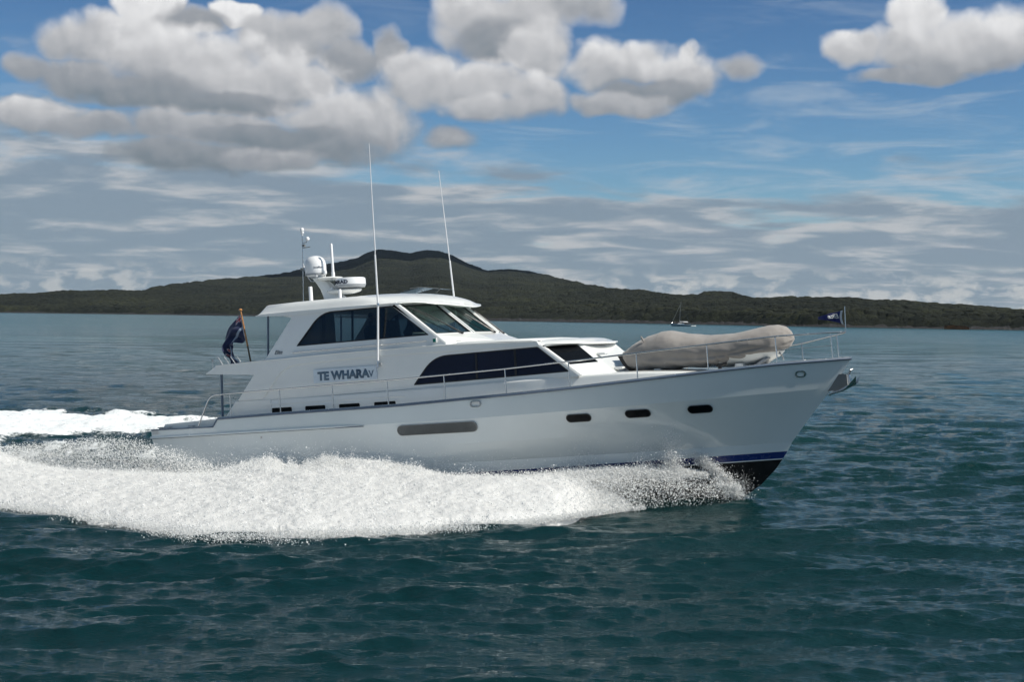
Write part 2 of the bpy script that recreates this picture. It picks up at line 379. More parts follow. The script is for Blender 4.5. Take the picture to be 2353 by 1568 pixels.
# ================================================================== the yacht
MB_YACHT = Matrix.Translation((0, 38, .4)) @ Matrix.Rotation(rad(-24), 4, 'Z') @ Matrix.Rotation(rad(-5), 4, 'Y')
yacht = empty('motor_yacht', 'large white motor yacht with blue boot stripe and raised pilothouse speeding to the right', 'motor yacht', MB_YACHT)
XT = 9.23
def bs(X):
    if X < 1: return 2.68 - .0016*(X-1)**2
    t = min(1, (X-1)/(XT-1)); return 2.68*(1-t**1.8)
SHEER = [(-9.8, 1.64), (-7.63, 1.64), (-7.47, 1.86), (-5.4, 1.90), (-1.84, 1.94), (-.45, 1.99), (1.25, 2.05), (2.87, 2.12), (4.47, 2.21), (6.1, 2.30), (7.6, 2.37), (9.23, 2.39)]
def zs(X): return interp(X, SHEER)
def build_hull():
    # rows: Bmax, x where taper starts, power, stem x, z(X)
    rows = [
        dict(B=2.68, x0=1.0, p=1.8, st=9.23, z=lambda X: zs(X)),
        dict(B=2.672, x0=.6, p=1.83, st=8.72, z=lambda X: interp(X, [(-9.8, 1.42), (0, 1.50), (4, 1.59), (8.8, 1.70)])),
        dict(B=2.56, x0=-.4, p=1.66, st=8.05, z=lambda X: interp(X, [(-9.8, .85), (8.1, .92)])),
        dict(B=2.48, x0=-1.5, p=1.52, st=7.64, z=lambda X: interp(X, [(-9.8, .36), (7.7, .42)])),
        dict(B=2.455, x0=-1.6, p=1.50, st=7.51, z=lambda X: interp(X, [(-9.8, .10), (0, .13), (7.6, .20)])),
        dict(B=2.43, x0=-1.7, p=1.46, st=7.39, z=lambda X: interp(X, [(-9.8, -.06), (0, -.03), (7.6, .03)])),
        dict(B=2.425, x0=-1.7, p=1.46, st=7.37, z=lambda X: interp(X, [(-9.8, -.085), (0, -.055), (7.6, .005)])),
        dict(B=2.36, x0=-2.2, p=1.36, st=7.18, z=lambda X: interp(X, [(-9.8, -.35), (2, -.33), (7.3, -.24)])),
        dict(B=1.3, x0=-3.0, p=1.3, st=6.8, z=lambda X: interp(X, [(-9.8, -.62), (3, -.66), (6.8, -.60)])),
        dict(B=.02, x0=-3.0, p=1.2, st=6.15, z=lambda X: interp(X, [(-9.8, -.9), (3, -1.02), (6.2, -1.03)])),
    ]
    U = sorted(set(list(np.linspace(0, 1, 61)) + [.1138, .1225, .118] + list(1-np.array([.004, .01, .02, .03]))))
    def line(r, sub=None):
        pts = []
        for u in U:
            X = -9.8 + u*(r['st']+9.8)
            t = max(0, min(1, (X-r['x0'])/(r['st']-r['x0'])))
            b = r['B']*(1-t**r['p']) - .0016*min(0, X-1)**2
            pts.append((X, -max(b, 0.0), r['z'](X)))
        return pts
    L = [line(r) for r in rows]
    def between(a, b, k, bulge=0.0):
        out = []
        for i in range(1, k):
            t = i/k; out.append([tuple(a[j][c]*(1-t)+b[j][c]*t + (bulge*math.sin(PI*t)*math.sin(PI*min(1, max(0, (U[j]-.45)/.55))) if c == 1 else 0) for c in range(3)) for j in range(len(a))])
        return out
    def strip(name, ids, m, bul=0.0):
        R = []
        for q, i in enumerate(ids):
            R.append(L[i])
            if q < len(ids)-1: R += between(L[i], L[ids[q+1]], 3, bul)
        g = MB(); g.grid(R); g.grid([[(x, -y, z) for x, y, z in r] for r in R])
        # transom piece
        A = [r[0] for r in R]; g.grid([A, [(x, -y, z) for x, y, z in A]])
        o = g.build(name, m, yacht, 50)
        bm = bmesh.new(); bm.from_mesh(o.data); bmesh.ops.remove_doubles(bm, verts=bm.verts, dist=.002); bmesh.ops.recalc_face_normals(bm, faces=bm.faces); bm.to_mesh(o.data); bm.free()
        o.data.shade_smooth(); o.data.set_sharp_from_angle(angle=rad(8 if 'hull' == name else 40)); return o
    R1 = strip('hull', [0, 1, 2, 3, 4], M['hull'])
    R1.data.set_sharp_from_angle(angle=rad(5.0))
    strip('boot_stripe', [4, 5], M['boot']); strip('waterline_stripe', [5, 6], M['white']); strip('hull_bottom', [6, 7, 8, 9], M['anti'])
    # sheer rail
    for s in (-1, 1):
        xs = np.concatenate([np.linspace(-7.47, 1, 20), np.linspace(1.3, 9.22, 34)])
        g = MB(); g.tube([(x, s*(bs(x)+.012), zs(x)-.012) for x in xs], .032, 6); g.build('sheer_rail', M['rub'], yacht)
        g = MB(); g.tube([(x, s*(bs(x)-.03), zs(x)+.018) for x in xs], .022, 6); g.build('sheer_cap', M['steel'], yacht)
        g = MB(); xs = np.linspace(-9.82, -2.87, 30)
        g.tube([(x, s*(2.672-.0016*(x-1)**2+.02), interp(x, [(-9.8, 1.42), (0, 1.50)])) for x in xs], [.035]*26+[.03, .022, .012, .004], 8)
        g.build('rubbing_strake', M['hull'], yacht)
        g = MB(); g.tube([(x, s*(2.672-.0016*(x-1)**2+.036), interp(x, [(-9.8, 1.42), (0, 1.50)])-.03) for x in xs], .012, 6)
        g.build('strake_insert', M['rub'], yacht)
        g = MB(); xs = np.linspace(-9.8, -7.66, 8); g.tube([(x, s*(bs(x)+.01), 1.635) for x in xs], .02, 6); g.tube([(-7.66, s*(bs(-7.6)+.01), 1.635), (-7.49, s*(bs(-7.5)+.01), 1.85)], .02, 6)
        g.build('platform_trim', M['rub'], yacht)
    # decks
    g = MB(); xs = np.linspace(-7.5, 9.18, 60); g.grid([[(x, -bs(x)+.02, zs(x)-.03) for x in xs], [(x, 0, zs(x)-.0) for x in xs], [(x, bs(x)-.02, zs(x)-.03) for x in xs]]); g.build('deck', M['deck'], yacht)
    g = MB(); g.box(-9.78, -7.45, -2.5, 2.5, 1.50, 1.625); o = g.build('swim_platform', M['deck'], yacht); bevel(o, .02)
    for s in (-1, 1):
        g = MB(); g.prism([(-9.55, 1.626), (-7.62, 1.626), (-7.50, 1.85), (-9.45, 1.77)], s*2.34, s*2.12); bevel(g.build('quarter_coaming', M['gel'], yacht), .03)
    g = MB(); g.prism([(-9.6, 1.626), (-9.3, 1.626), (-9.3, 1.76), (-9.6, 1.74)], -2.1, 2.1); bevel(g.build('transom_coaming', M['gel'], yacht), .03)
    for x, y in ((-9.55, -2.38), (-9.25, -2.42), (-8.45, -2.44)):
        g = MB(); g.box(x-.05, x+.05, y-.03, y+.03, 1.64, 1.67); g.tube([(x-.11, y, 1.685), (x+.11, y, 1.685)], .016, 6); g.build('cleat', M['steel'], yacht)
build_hull()

# ---- trunk: low moulding running forward round the foredeck
TRZ = [(-7.08, 2.29), (-3.9, 2.30), (-1.98, 2.32), (0, 2.36), (1.22, 2.39), (3, 2.415), (4.2, 2.41), (5.3, 2.35), (5.9, 2.28)]
def TY(X): return min(2.36, bs(X)-.30) if X > 0 else 2.36 - .0022*(X)**2
def build_trunk():
    xs = list(np.linspace(-5.9, 2.4, 24)) + list(np.linspace(2.7, 5.6, 16)) + [5.75, 5.85, 5.9]
    rows = []
    for x in xs:
        b = TY(x); zt = interp(x, TRZ); k = 1.0
        if x > 5.6: k = max(.05, 1-((x-5.6)/.3)**2)**.5; zt = zt - .12*((x-5.6)/.3)**2
        b *= k; zb = zs(x)-.06
        sec = [(-b, zb), (-b, zt-.06), (-b+.012, zt-.028), (-b+.04, zt-.006), (-b+.09, zt), (0, zt+.02)]
        sec += [(-y, z) for y, z in reversed(sec[:-1])]
        rows.append([(x, y, z) for y, z in sec])
    g = MB(); g.grid(rows); g.build('deckhouse_base', M['gel'], yacht, 50)
    for s in (-1, 1):   # aft wing of the base
        g = MB(); g.prism([(-7.46, 1.84), (-7.08, 2.29), (-5.9, 2.295), (-5.9, 1.84)], s*2.29, s*2.05)
        bevel(g.build('coaming_wing', M['gel'], yacht), .035, 3)
        # pressed moulding around the portlights
        pts = [(-6.49, 1.86), (-6.22, 2.10), (-6.1, 2.15), (-1.99, 2.165), (-1.80, 2.16)]
        g = MB(); g.tube([(x, s*(TY(x)+.002), z) for x, z in rounded(pts, [0, .1, .12, .05, 0])], .016, 6); g.build('moulded_rib', M['gel'], yacht)
        for x0, x1 in ((-5.9, -5.25), (-4.83, -4.19), (-3.77, -3.13), (-2.70, -2.05)):
            zc = 1.975
            po = rounded([(x0-.03, zc-.12), (x1+.03, zc-.12), (x1+.03, zc+.105), (x0-.03, zc+.105)], .05)
            pi_ = rounded([(x0, zc-.10), (x1, zc-.10), (x1, zc+.075), (x0, zc+.075)], .04)
            mp = lambda u, v, o, s=s: (u, s*(TY(u)+o), v)
            f = sheet('portlight', po, [pi_], mp, -.01, .014, M['gel'], yacht)
            sheet('pane', pi_, [], mp, -.01, .004, M['dark'], f)
build_trunk()

# ---- main deckhouse
def WY(Z): return 2.26 - .05*(Z-2.4)
def mapW(s): return lambda u, v, o: (u, s*(WY(v)+o), v)
WALL = [(-6.98, 2.27), (-6.43, 2.98), (-8.03, 3.09), (-7.67, 3.29), (-6.52, 3.33), (-6.07, 3.352), (-3.92, 3.385), (-2.72, 3.40), (-1.1, 3.405), (.35, 3.37), (1.97, 3.315), (2.08, 3.15), (3.03, 2.41), (3.02, 2.38)]
SR = [(-1.56, 2.42), (-.95, 3.14), (1.97, 3.185), (2.80, 2.515)]
SALON = rounded(SR, [.05, .42, .03, .05], 8); SALON_IN = rounded(inset(SR, .032), [.03, .39, .02, .03], 8)
def build_house():
    for s in (-1, 1):
        sheet('deckhouse_side', WALL, [SALON], mapW(s), -.06, 0, M['gel'], yacht, 0, .012)
        fas = [(-6.98, 2.305), (-6.43, 2.98), (-8.03, 3.09), (-7.67, 3.29), (-6.52, 3.33), (-6.07, 3.352), (-3.92, 3.385), (-2.72, 3.40), (-1.1, 3.405), (.35, 3.37), (1.97, 3.315), (2.03, 3.21),
               (1.97, 3.205), (-.6, 3.235), (-2.73, 3.235), (-3.93, 3.21), (-4.95, 3.175), (-5.25, 3.14), (-5.45, 3.06), (-5.62, 2.95), (-6.17, 2.305)]
        o = sheet('fascia', fas, [], mapW(s), -.01, .028, M['gel'], yacht, 0, .014)
        # window: dark glass bonded over a rubber gasket with two mullions
        g0 = sheet('saloon_window', inset(SALON, .0), [], mapW(s), -.05, -.018, M['navy'], yacht)
        sheet('gasket', SALON, [SALON_IN], mapW(s), -.03, -.004, M['black'], g0)
        for x in (-.02+.28, 1.34):
            sheet('mullion', [(x-.03, 2.44), (x+.03, 2.44), (x+.03, 3.17), (x-.03, 3.17)], [], mapW(s), -.02, -.010, M['black'], g0)
        # trim bead below the roof edge
        g = MB(); g.tube([(x, s*(WY(z)+.03), z) for x, z in [(-7.67, 3.295), (-6.5, 3.335), (-3.92, 3.39), (-1.1, 3.41), (.35, 3.375), (1.95, 3.32)]], .016, 6); g.build('roof_bead', M['gel'], yacht)
        # name board
        nb = rounded([(-4.53, 2.64), (-2.60, 2.64), (-2.60, 3.0), (-4.53, 3.0)], .015, 2)
        bd = sheet('name_board', nb, [], mapW(s), -.005, .045, M['board'], yacht, 0, .018)
        fw = (lambda u, v, o, s=s: (u, s*(WY(v)+.045+o), v))
        if s == -1:
            text_obj('lettering', 'TE WHARA', .300, M['letter'], bd, lambda x, y, o: fw(-4.39+x*1.02, 2.715+y, o), bold=.017, space=1.0)
            text_obj('lettering', 'V', .25, M['letter'], bd, lambda x, y, o: fw(-2.84+x, 2.715+y, o), bold=.003)
        else:
            text_obj('lettering', 'TE WHARA', .300, M['letter'], bd, lambda x, y, o: fw(-2.74-x*1.02, 2.715+y, o), bold=.017, space=1.0)
            text_obj('lettering', 'V', .25, M['letter'], bd, lambda x, y, o: fw(-4.30-x, 2.715+y, o), bold=.003)
        g = MB(); g.tube([(-7.65, s*2.1, 1.88), (-7.60, s*2.1, 3.08)], .035, 8); g.build('deck_post', M['rub'], yacht)
    # roof of the house / upper deck with aft overhang
    g = MB(); g.prism([(-8.02, 3.092), (-7.66, 3.285), (-6.07, 3.35), (-3.92, 3.38), (-1.1, 3.40), (.35, 3.365), (1.95, 3.31), (1.9, 3.24), (-3.9, 3.30), (-5.7, 3.2), (-6.3, 3.0)], -2.19, 2.19)
    g.build('upper_deck', M['gel'], yacht)
    g = MB(); g.box(-5.95, -5.85, -2.2, 2.2, 1.9, 3.25); g.build('aft_bulkhead', M['gel'], yacht)
    # raised panel on the forward roof
    g = MB(); rows = []
    for x, k, z in [(-.95, 1.9, 3.41), (-.9, 1.9, 3.455), (0, 1.88, 3.455), (1.0, 1.75, 3.435), (1.5, 1.55, 3.415), (1.72, 1.35, 3.40), (1.80, 1.25, 3.33)]:
        rows.append([(x, -k-.03, z-.055), (x, -k, z-.006), (x, -k+.06, z), (x, 0, z+.02), (x, k-.06, z), (x, k, z-.006), (x, k+.03, z-.055)])
    g.grid(rows); bevel(g.build('roof_panel', M['gel'], yacht), .01)
    # eyebrow over the saloon front
    rows = []
    for y in np.linspace(-2.2, 2.2, 41):
        a = abs(y)/2.2; xf = 3.05 - .85*a**2.4; zt = 3.345 + .035*(1-a**2)
        tip = 3.19 + .045*a**2
        prof = [(1.6, zt-.01), (1.95, zt-.012), (xf-.55, zt-.02), (xf-.35, zt-.045), (xf-.18, zt-.10), (xf-.06, zt-.165), (xf, tip+.03), (xf+.01, tip), (xf-.03, tip-.025), (xf-.25, tip-.03), (xf-.5, tip+.035), (1.95, 3.25), (1.6, 3.25)]
        prof = [(max(x, 1.6), z) for x, z in prof]
        if a > .985: prof = [(x-.03, (z-3.2)*.75+3.19) for x, z in prof]
        rows.append([(x, y, z) for x, z in prof])
    g = MB(); g.grid(rows, closed=True); g.F += [tuple(range(13)), tuple(range(40*13, 41*13))]
    g.build('front_visor', M['gel'], yacht, 50)
    # saloon front: three faces
    Bt = [(3.03, -2.2, 2.41), (3.62, -1.2, 2.40), (3.62, 1.2, 2.40), (3.03, 2.2, 2.41)]
    Tp = [(1.99, -2.17, 3.26), (2.66, -1.15, 3.28), (2.66, 1.15, 3.28), (1.99, 2.17, 3.26)]
    for i in range(3):
        A, B, C, D = [Vector(p) for p in (Bt[i], Bt[i+1], Tp[i+1], Tp[i])]
        nrm = (B-A).cross(D-A).normalized()
        if nrm.x < 0: nrm = -nrm
        mp = lambda u, v, o, A=A, B=B, C=C, D=D, n=nrm: tuple((A*(1-u)+B*u)*(1-v)+(D*(1-u)+C*u)*v + n*o)
        if i == 1:
            o = sheet('saloon_front', [(0, 0), (1, 0), (1, 1), (0, 1)], [], mp, -.05, 0, M['gel'], yacht)
            g = MB(); g.box(.0, .0, 0, 0, 0, 0)
            for yy, vv in ((-1.02, .56), (-.95, .12), (1.02, .56), (.95, .12)):
                g = MB(); p = mp((yy+1.2)/2.4, vv, 0)
                g.add([(p[0]+a*(.24)+b*(-.04), p[1]+c*.10, p[2]+.015-(1-a)*.0+d*.03) for a in (0, 1) for b in (0,) for c in (-1, 1) for d in (-1, 1)], [(0,1,3,2),(4,6,7,5),(0,4,5,1),(2,3,7,6),(0,2,6,4),(1,5,7,3)])
                bevel(g.build('step', M['gel'], yacht), .025, 3)
        else:
            w = [(.10, .33), (.88, .35), (.86, .97), (.06, .97)] if i == 0 else [(.12, .35), (.90, .33), (.94, .97), (.14, .97)]
            w = rounded(w, .02, 2)
            sheet('saloon_front', [(0, 0), (1, 0), (1, 1), (0, 1)], [w], mp, -.05, 0, M['gel'], yacht)
            g0 = sheet('saloon_windscreen', w, [], mp, -.04, -.012, M['dark'], yacht)
    # the corner post, standing proud
    for s in (-1, 1):
        g = MB(); P0 = [(3.05, 2.20, 2.40), (2.0, 2.17, 3.22)]
        g.tube([(x, s*y, z) for x, y, z in P0], .055, 8); g.build('corner_post', M['gel'], yacht)
build_house()

# ---- pilothouse
def PY(Z): return 2.12 - .12*(Z-4)
def mapP(s): return lambda u, v, o: (u, s*(PY(v)+o), v)
PSIDE = [(-6.10, 3.34), (-5.24, 4.44), (-5.6, 4.56), (-2.0, 4.60), (-.93, 3.68), (-.55, 3.40)]
PR = [(-5.09, 3.665), (-4.32, 4.53), (-2.15, 4.535), (-1.06, 3.69)]
PWIN = rounded(PR, [.04, .38, .03, .04], 8); PWIN_IN = rounded(inset(PR, .035), [.03, .35, .02, .03], 8)
WSB = [(-.92, -2.14, 3.69), (-.43, -.76, 3.70), (-.43, .76, 3.70), (-.92, 2.14, 3.69)]
WST = [(-2.03, -2.05, 4.58), (-1.52, -.74, 4.60), (-1.52, .74, 4.60), (-2.03, 2.05, 4.58)]
def build_pilothouse():
    for s in (-1, 1):
        sheet('pilothouse_side', PSIDE, [PWIN], mapP(s), -.06, 0, M['gel'], yacht, 0, .012)
        w = sheet('side_window', PWIN, [], mapP(s), -.03, -.022, M['clear'], yacht)
        sheet('gasket', PWIN, [PWIN_IN], mapP(s), -.035, -.006, M['black'], w)
        for x, wd in ((-4.25, .055), (-3.36, .03), (-2.46, .075)):
            sheet('mullion', [(x-wd, 3.67), (x+wd, 3.67), (x+wd, 4.53), (x-wd, 4.53)], [], mapP(s), -.05, -.033, M['black'], w)
        # blanked aft quarter
        q = [p for p in PWIN if p[0] < -4.28]
        # grab rail
        g = MB(); g.tube([(-5.17, s*(PY(3.5)+.05), 3.50), (-1.10, s*(PY(3.5)+.05), 3.545)], .011, 6)
        for x in (-5.15, -4.1, -3.05, -2.0, -1.12): g.tube([(x, s*(PY(3.5)+.05), 3.50+(x+5.17)*.011), (x-.01, s*(PY(3.5)), 3.49+(x+5.17)*.011)], .012, 6)
        g.build('grab_rail', M['steel'], yacht)
        g = MB(); g.tube([(-6.16, s*1.93, 3.34), (-6.07, s*1.93, 4.56)], .030, 8); g.build('roof_post', M['rub'], yacht)
        # builder's script mark
        if s < 0: text_obj('script_mark', 'Elite', .155, M['ink'], yacht, lambda x, y, o: (-5.78+x*.92, -(PY(3.5)+.002+o), 3.49+y), shear=.45, bold=.001)
        else: text_obj('script_mark', 'Elite', .155, M['ink'], yacht, lambda x, y, o: (-5.45-x*.92, (PY(3.5)+.002+o), 3.49+y), shear=.45, bold=.001)
        # navigation lamp
        nb = MB(); nb.box(-.93, -.82, 0, .05, 3.475, 3.60)
        nl = link_mesh('navigation_light', [(x, s*(PY(3.5)+y-.005), z) for x, y, z in nb.V], nb.F, M['white'], yacht); bevel(nl, .01)
        nb = MB(); nb.box(-.92, -.85, .04, .065, 3.49, 3.585)
        link_mesh('lens', [(x, s*(PY(3.5)+y-.005), z) for x, y, z in nb.V], nb.F, M['green'] if s < 0 else M['wood'], nl)
    # windscreen: three faces
    for i in range(3):
        A, B, C, D = [Vector(p) for p in (WSB[i], WSB[i+1], WST[i+1], WST[i])]
        nrm = (B-A).cross(D-A).normalized()
        if nrm.x < 0: nrm = -nrm
        mp = lambda u, v, o, A=A, B=B, C=C, D=D, n=nrm: tuple((A*(1-u)+B*u)*(1-v)+(D*(1-u)+C*u)*v + n*o)
        win = [(.085, .03), (.95, .03), (.95, .95), (.085, .95)] if i == 0 else [(.05, .03), (.95, .03), (.95, .95), (.05, .95)] if i == 1 else [(.05, .03), (.915, .03), (.915, .95), (.05, .95)]
        wi = rounded(inset(win, .022), .01, 3); win = rounded(win, .02, 3)
        fr = sheet('windscreen_frame', [(0, -.02), (1, -.02), (1, 1.02), (0, 1.02)], [win], mp, -.045, 0, M['gel'], yacht, 0, .006)
        pn = sheet('windscreen_pane', win, [], mp, -.028, -.02, M['clearlite'], yacht)
        sheet('gasket', win, [wi], mp, -.03, -.004, M['black'], pn)
        # wiper: pivot below the glass, arm with a blade
        u0, u1 = ((.66, .10), (.78, .16), (.80, .25))[i]
        g = MB(); a = Vector(mp(u0, -.02, .03)); b = Vector(mp((u0+u1)/2, .52, .06)); c = Vector(mp(u1+.12, .80, .05))
        g.tube([a, b, c], [.024, .013, .010], 6)
        p = Vector(mp(u1, .96, .015)); q = Vector(mp(u1+(u0-u1)*.55, .38, .015)); g.tube([p, (p+q)/2 + nrm*.02, q], .011, 5)
        g.tube([a - nrm*.02, a + nrm*.03], .035, 8)
        g.build('wiper', M['black'], yacht)
        g = MB()
        if i == 0:
            u = 0
        # mullion trim between faces
    for k in (1, 2):
        g = MB(); g.tube([WSB[k], WST[k]], .035, 8); g.build('windscreen_mullion', M['gel'], yacht)
    for k in (0, 3):
        g = MB(); g.tube([Vector(WSB[k])+Vector((.33, 0, -.26)), WST[k]], .05, 8); g.build('windscreen_pillar', M['gel'], yacht)
    # cowl below the glass
    low = [(-.56, -2.19, 3.41), (.22, -.80, 3.45), (.22, .80, 3.45), (-.56, 2.19, 3.41)]
    g = MB(); g.grid([[Vector(p)+Vector((.0, 0, .0)) for p in WSB], low]); g.build('cowl', M['gel'], yacht, 0)
    g = MB()
    A, B, C, D = [Vector(p) for p in (low[0], low[1], WSB[1], WSB[0])]
    for k in range(3):
        u = .15+.05*k; v = .62-.2*k
        p = (A*(1-u)+B*u)*(1-v)+(D*(1-u)+C*u)*v; e = (B-A).normalized()
        g.tube([p + e*.0 + Vector((0, 0, .004)), p + e*.17 + Vector((0, 0, .004))], .011, 5)
    g.build('vent_slot', M['black'], yacht)
    # roof shell
    ys = [-2.10, -2.095, -2.07, -2.03, -1.97, -1.9] + list(np.linspace(-1.8, 1.8, 25)) + [1.9, 1.97, 2.03, 2.07, 2.095, 2.10]
    DROP = [(0, .52), (.13, .38), (.30, .29), (.45, .235), (.7, .16), (.95, .105), (1.2, .062), (1.5, .028), (1.9, .0)]
    rows = []
    for y in ys:
        a = abs(y)/2.1; xf = -.80 - 1.12*a**2.2
        crown = 4.935 - .06*a**2 - .02*a**4
        side = (1-max(0, (abs(y)-1.86)/.24)**2.2)        # 1 inside, 0 at the rim
        rim = 4.42 + .165*min(1, a*1.2)**1.5
        prof = []
        for d in (0, .04, .13, .30, .45, .7, .95, 1.2, 1.5, 1.9): 
            x = xf - d; z = max(rim+.02, crown - interp(d, DROP)); prof.append((x, rim + .0 + (z-rim)*max(.12, side) if side < 1 else z))
        for x in (-4.0, -5.2, -6.12): prof.append((x, rim + (crown-.035*(x < -6)-rim)*max(.12, side) if side < 1 else crown-.02*(x < -6)))
        prof.append((-6.38, 4.585)); prof.append((-6.34, 4.565)); prof.append((-5.2, 4.53 if abs(y) < 2.0 else 4.50))
        prof.append((-2.6, 4.56)); prof.append((xf-.9, 4.60 if abs(y) < 2 else rim-.01)); prof.append((xf-.35, rim+.01)); prof.append((xf-.05, rim-.02)); prof.append((xf+.012, rim-.005))
        rows.append([(x, y, z) for x, z in prof])
    k = len(rows[0]); g = MB(); g.grid(rows, closed=True); g.F += [tuple(range(k)), tuple(range((len(ys)-1)*k, len(ys)*k))]
    g.build('pilothouse_roof', M['gel'], yacht, 42)
    # roof hatch standing open
    g = MB(); g.add([(-2.9, -.55, 4.93), (-1.62, -.50, 4.88), (-1.50, -.5, 4.97), (-2.1, -.55, 5.07), (-2.45, -.55, 5.05)], [(0, 1, 2, 3, 4)])
    o = MB(); o.prism([(-2.85, 4.92), (-1.66, 4.86), (-1.52, 4.955), (-2.12, 5.055), (-2.45, 5.04)], -.42, -.40)
    hb = o.build('roof_hatch', M['acry'], yacht)
    o = MB(); o.prism([(-2.12, 5.055), (-1.52, 4.955), (-1.53, 4.945), (-2.12, 5.045)], -.42, .42); o.prism([(-2.85, 4.93), (-2.12, 5.055), (-2.12, 5.045), (-2.85, 4.92)], -.42, .42); o.build('hatch_lid', M['acry'], hb)
    o = MB(); o.tube([(-1.66, -.42, 4.87), (-1.52, -.42, 4.96), (-2.12, -.42, 5.06), (-2.45, -.42, 5.045)], .009, 5); o.tube([(-2.12, -.42, 5.06), (-2.09, -.42, 4.93)], .007, 5); o.build('hatch_frame', M['alu'], hb)
    # inside
    g = MB(); g.box(-5.6, -.95, -2.0, 2.0, 3.42, 3.46); g.build('cabin_floor', M['liner'], yacht)
    g = MB(); g.prism([(-5.62, 3.45), (-4.55, 4.53), (-4.42, 4.53), (-4.42, 4.0), (-4.42, 3.45)], -2.0, -1.2); g.build('cabin_bulkhead', M['interior'], yacht)
    g = MB(); g.prism([(-5.62, 3.45), (-4.75, 4.53), (-4.62, 4.53), (-4.62, 3.45)], 1.35, 2.0); g.build('cabin_bulkhead', M['interior'], yacht)
    g = MB(); g.box(-4.9, -1.9, -1.95, 1.95, 4.525, 4.535); g.build('cabin_ceiling', M['liner'], yacht)
    g = MB(); g.prism([(-1.75, 3.45), (-1.70, 3.80), (-1.25, 3.76), (-.75, 3.66), (-.70, 3.46)], -1.9, 1.9); bevel(g.build('dashboard', M['liner'], yacht), .04)
    for y in (-.85, .55):
        g = MB(); g.prism(rounded([(-2.95, 3.46), (-2.5, 3.46), (-2.5, 3.62), (-2.72, 3.64), (-2.78, 4.2), (-2.98, 4.22)], .05), y-.27, y+.27); bevel(g.build('helm_seat', M['seat'], yacht), .05)
build_pilothouse()

# ---- hull fittings
def hull_y(X, Z):
    r = [(1.0, 1.8, 9.23, 2.68, zs(X)), (.6, 1.83, 8.72, 2.672, interp(X, [(-9.8, 1.42), (0, 1.50), (4, 1.59), (8.8, 1.70)])), (-.4, 1.66, 8.05, 2.56, interp(X, [(-9.8, .85), (8.1, .92)]))]
    bb = [(z, B*(1-max(0, min(1, (X-x0)/(st-x0)))**p) - .0016*min(0, X-1)**2) for x0, p, st, B, z in r]
    return float(np.interp(Z, [q[0] for q in bb][::-1], [q[1] for q in bb][::-1]))
def pill(x0, x1, zc0, zc1, h, n=8):
    a = h/2; pts = []
    ang = math.atan2(zc1-zc0, x1-x0)
    for k in range(n+1): t = ang-PI/2 + PI*k/n; pts.append((x1-a+a*math.cos(t), zc1+a*math.sin(t)))
    for k in range(n+1): t = ang+PI/2 + PI*k/n; pts.append((x0+a+a*math.cos(t), zc0+a*math.sin(t)))
    return pts
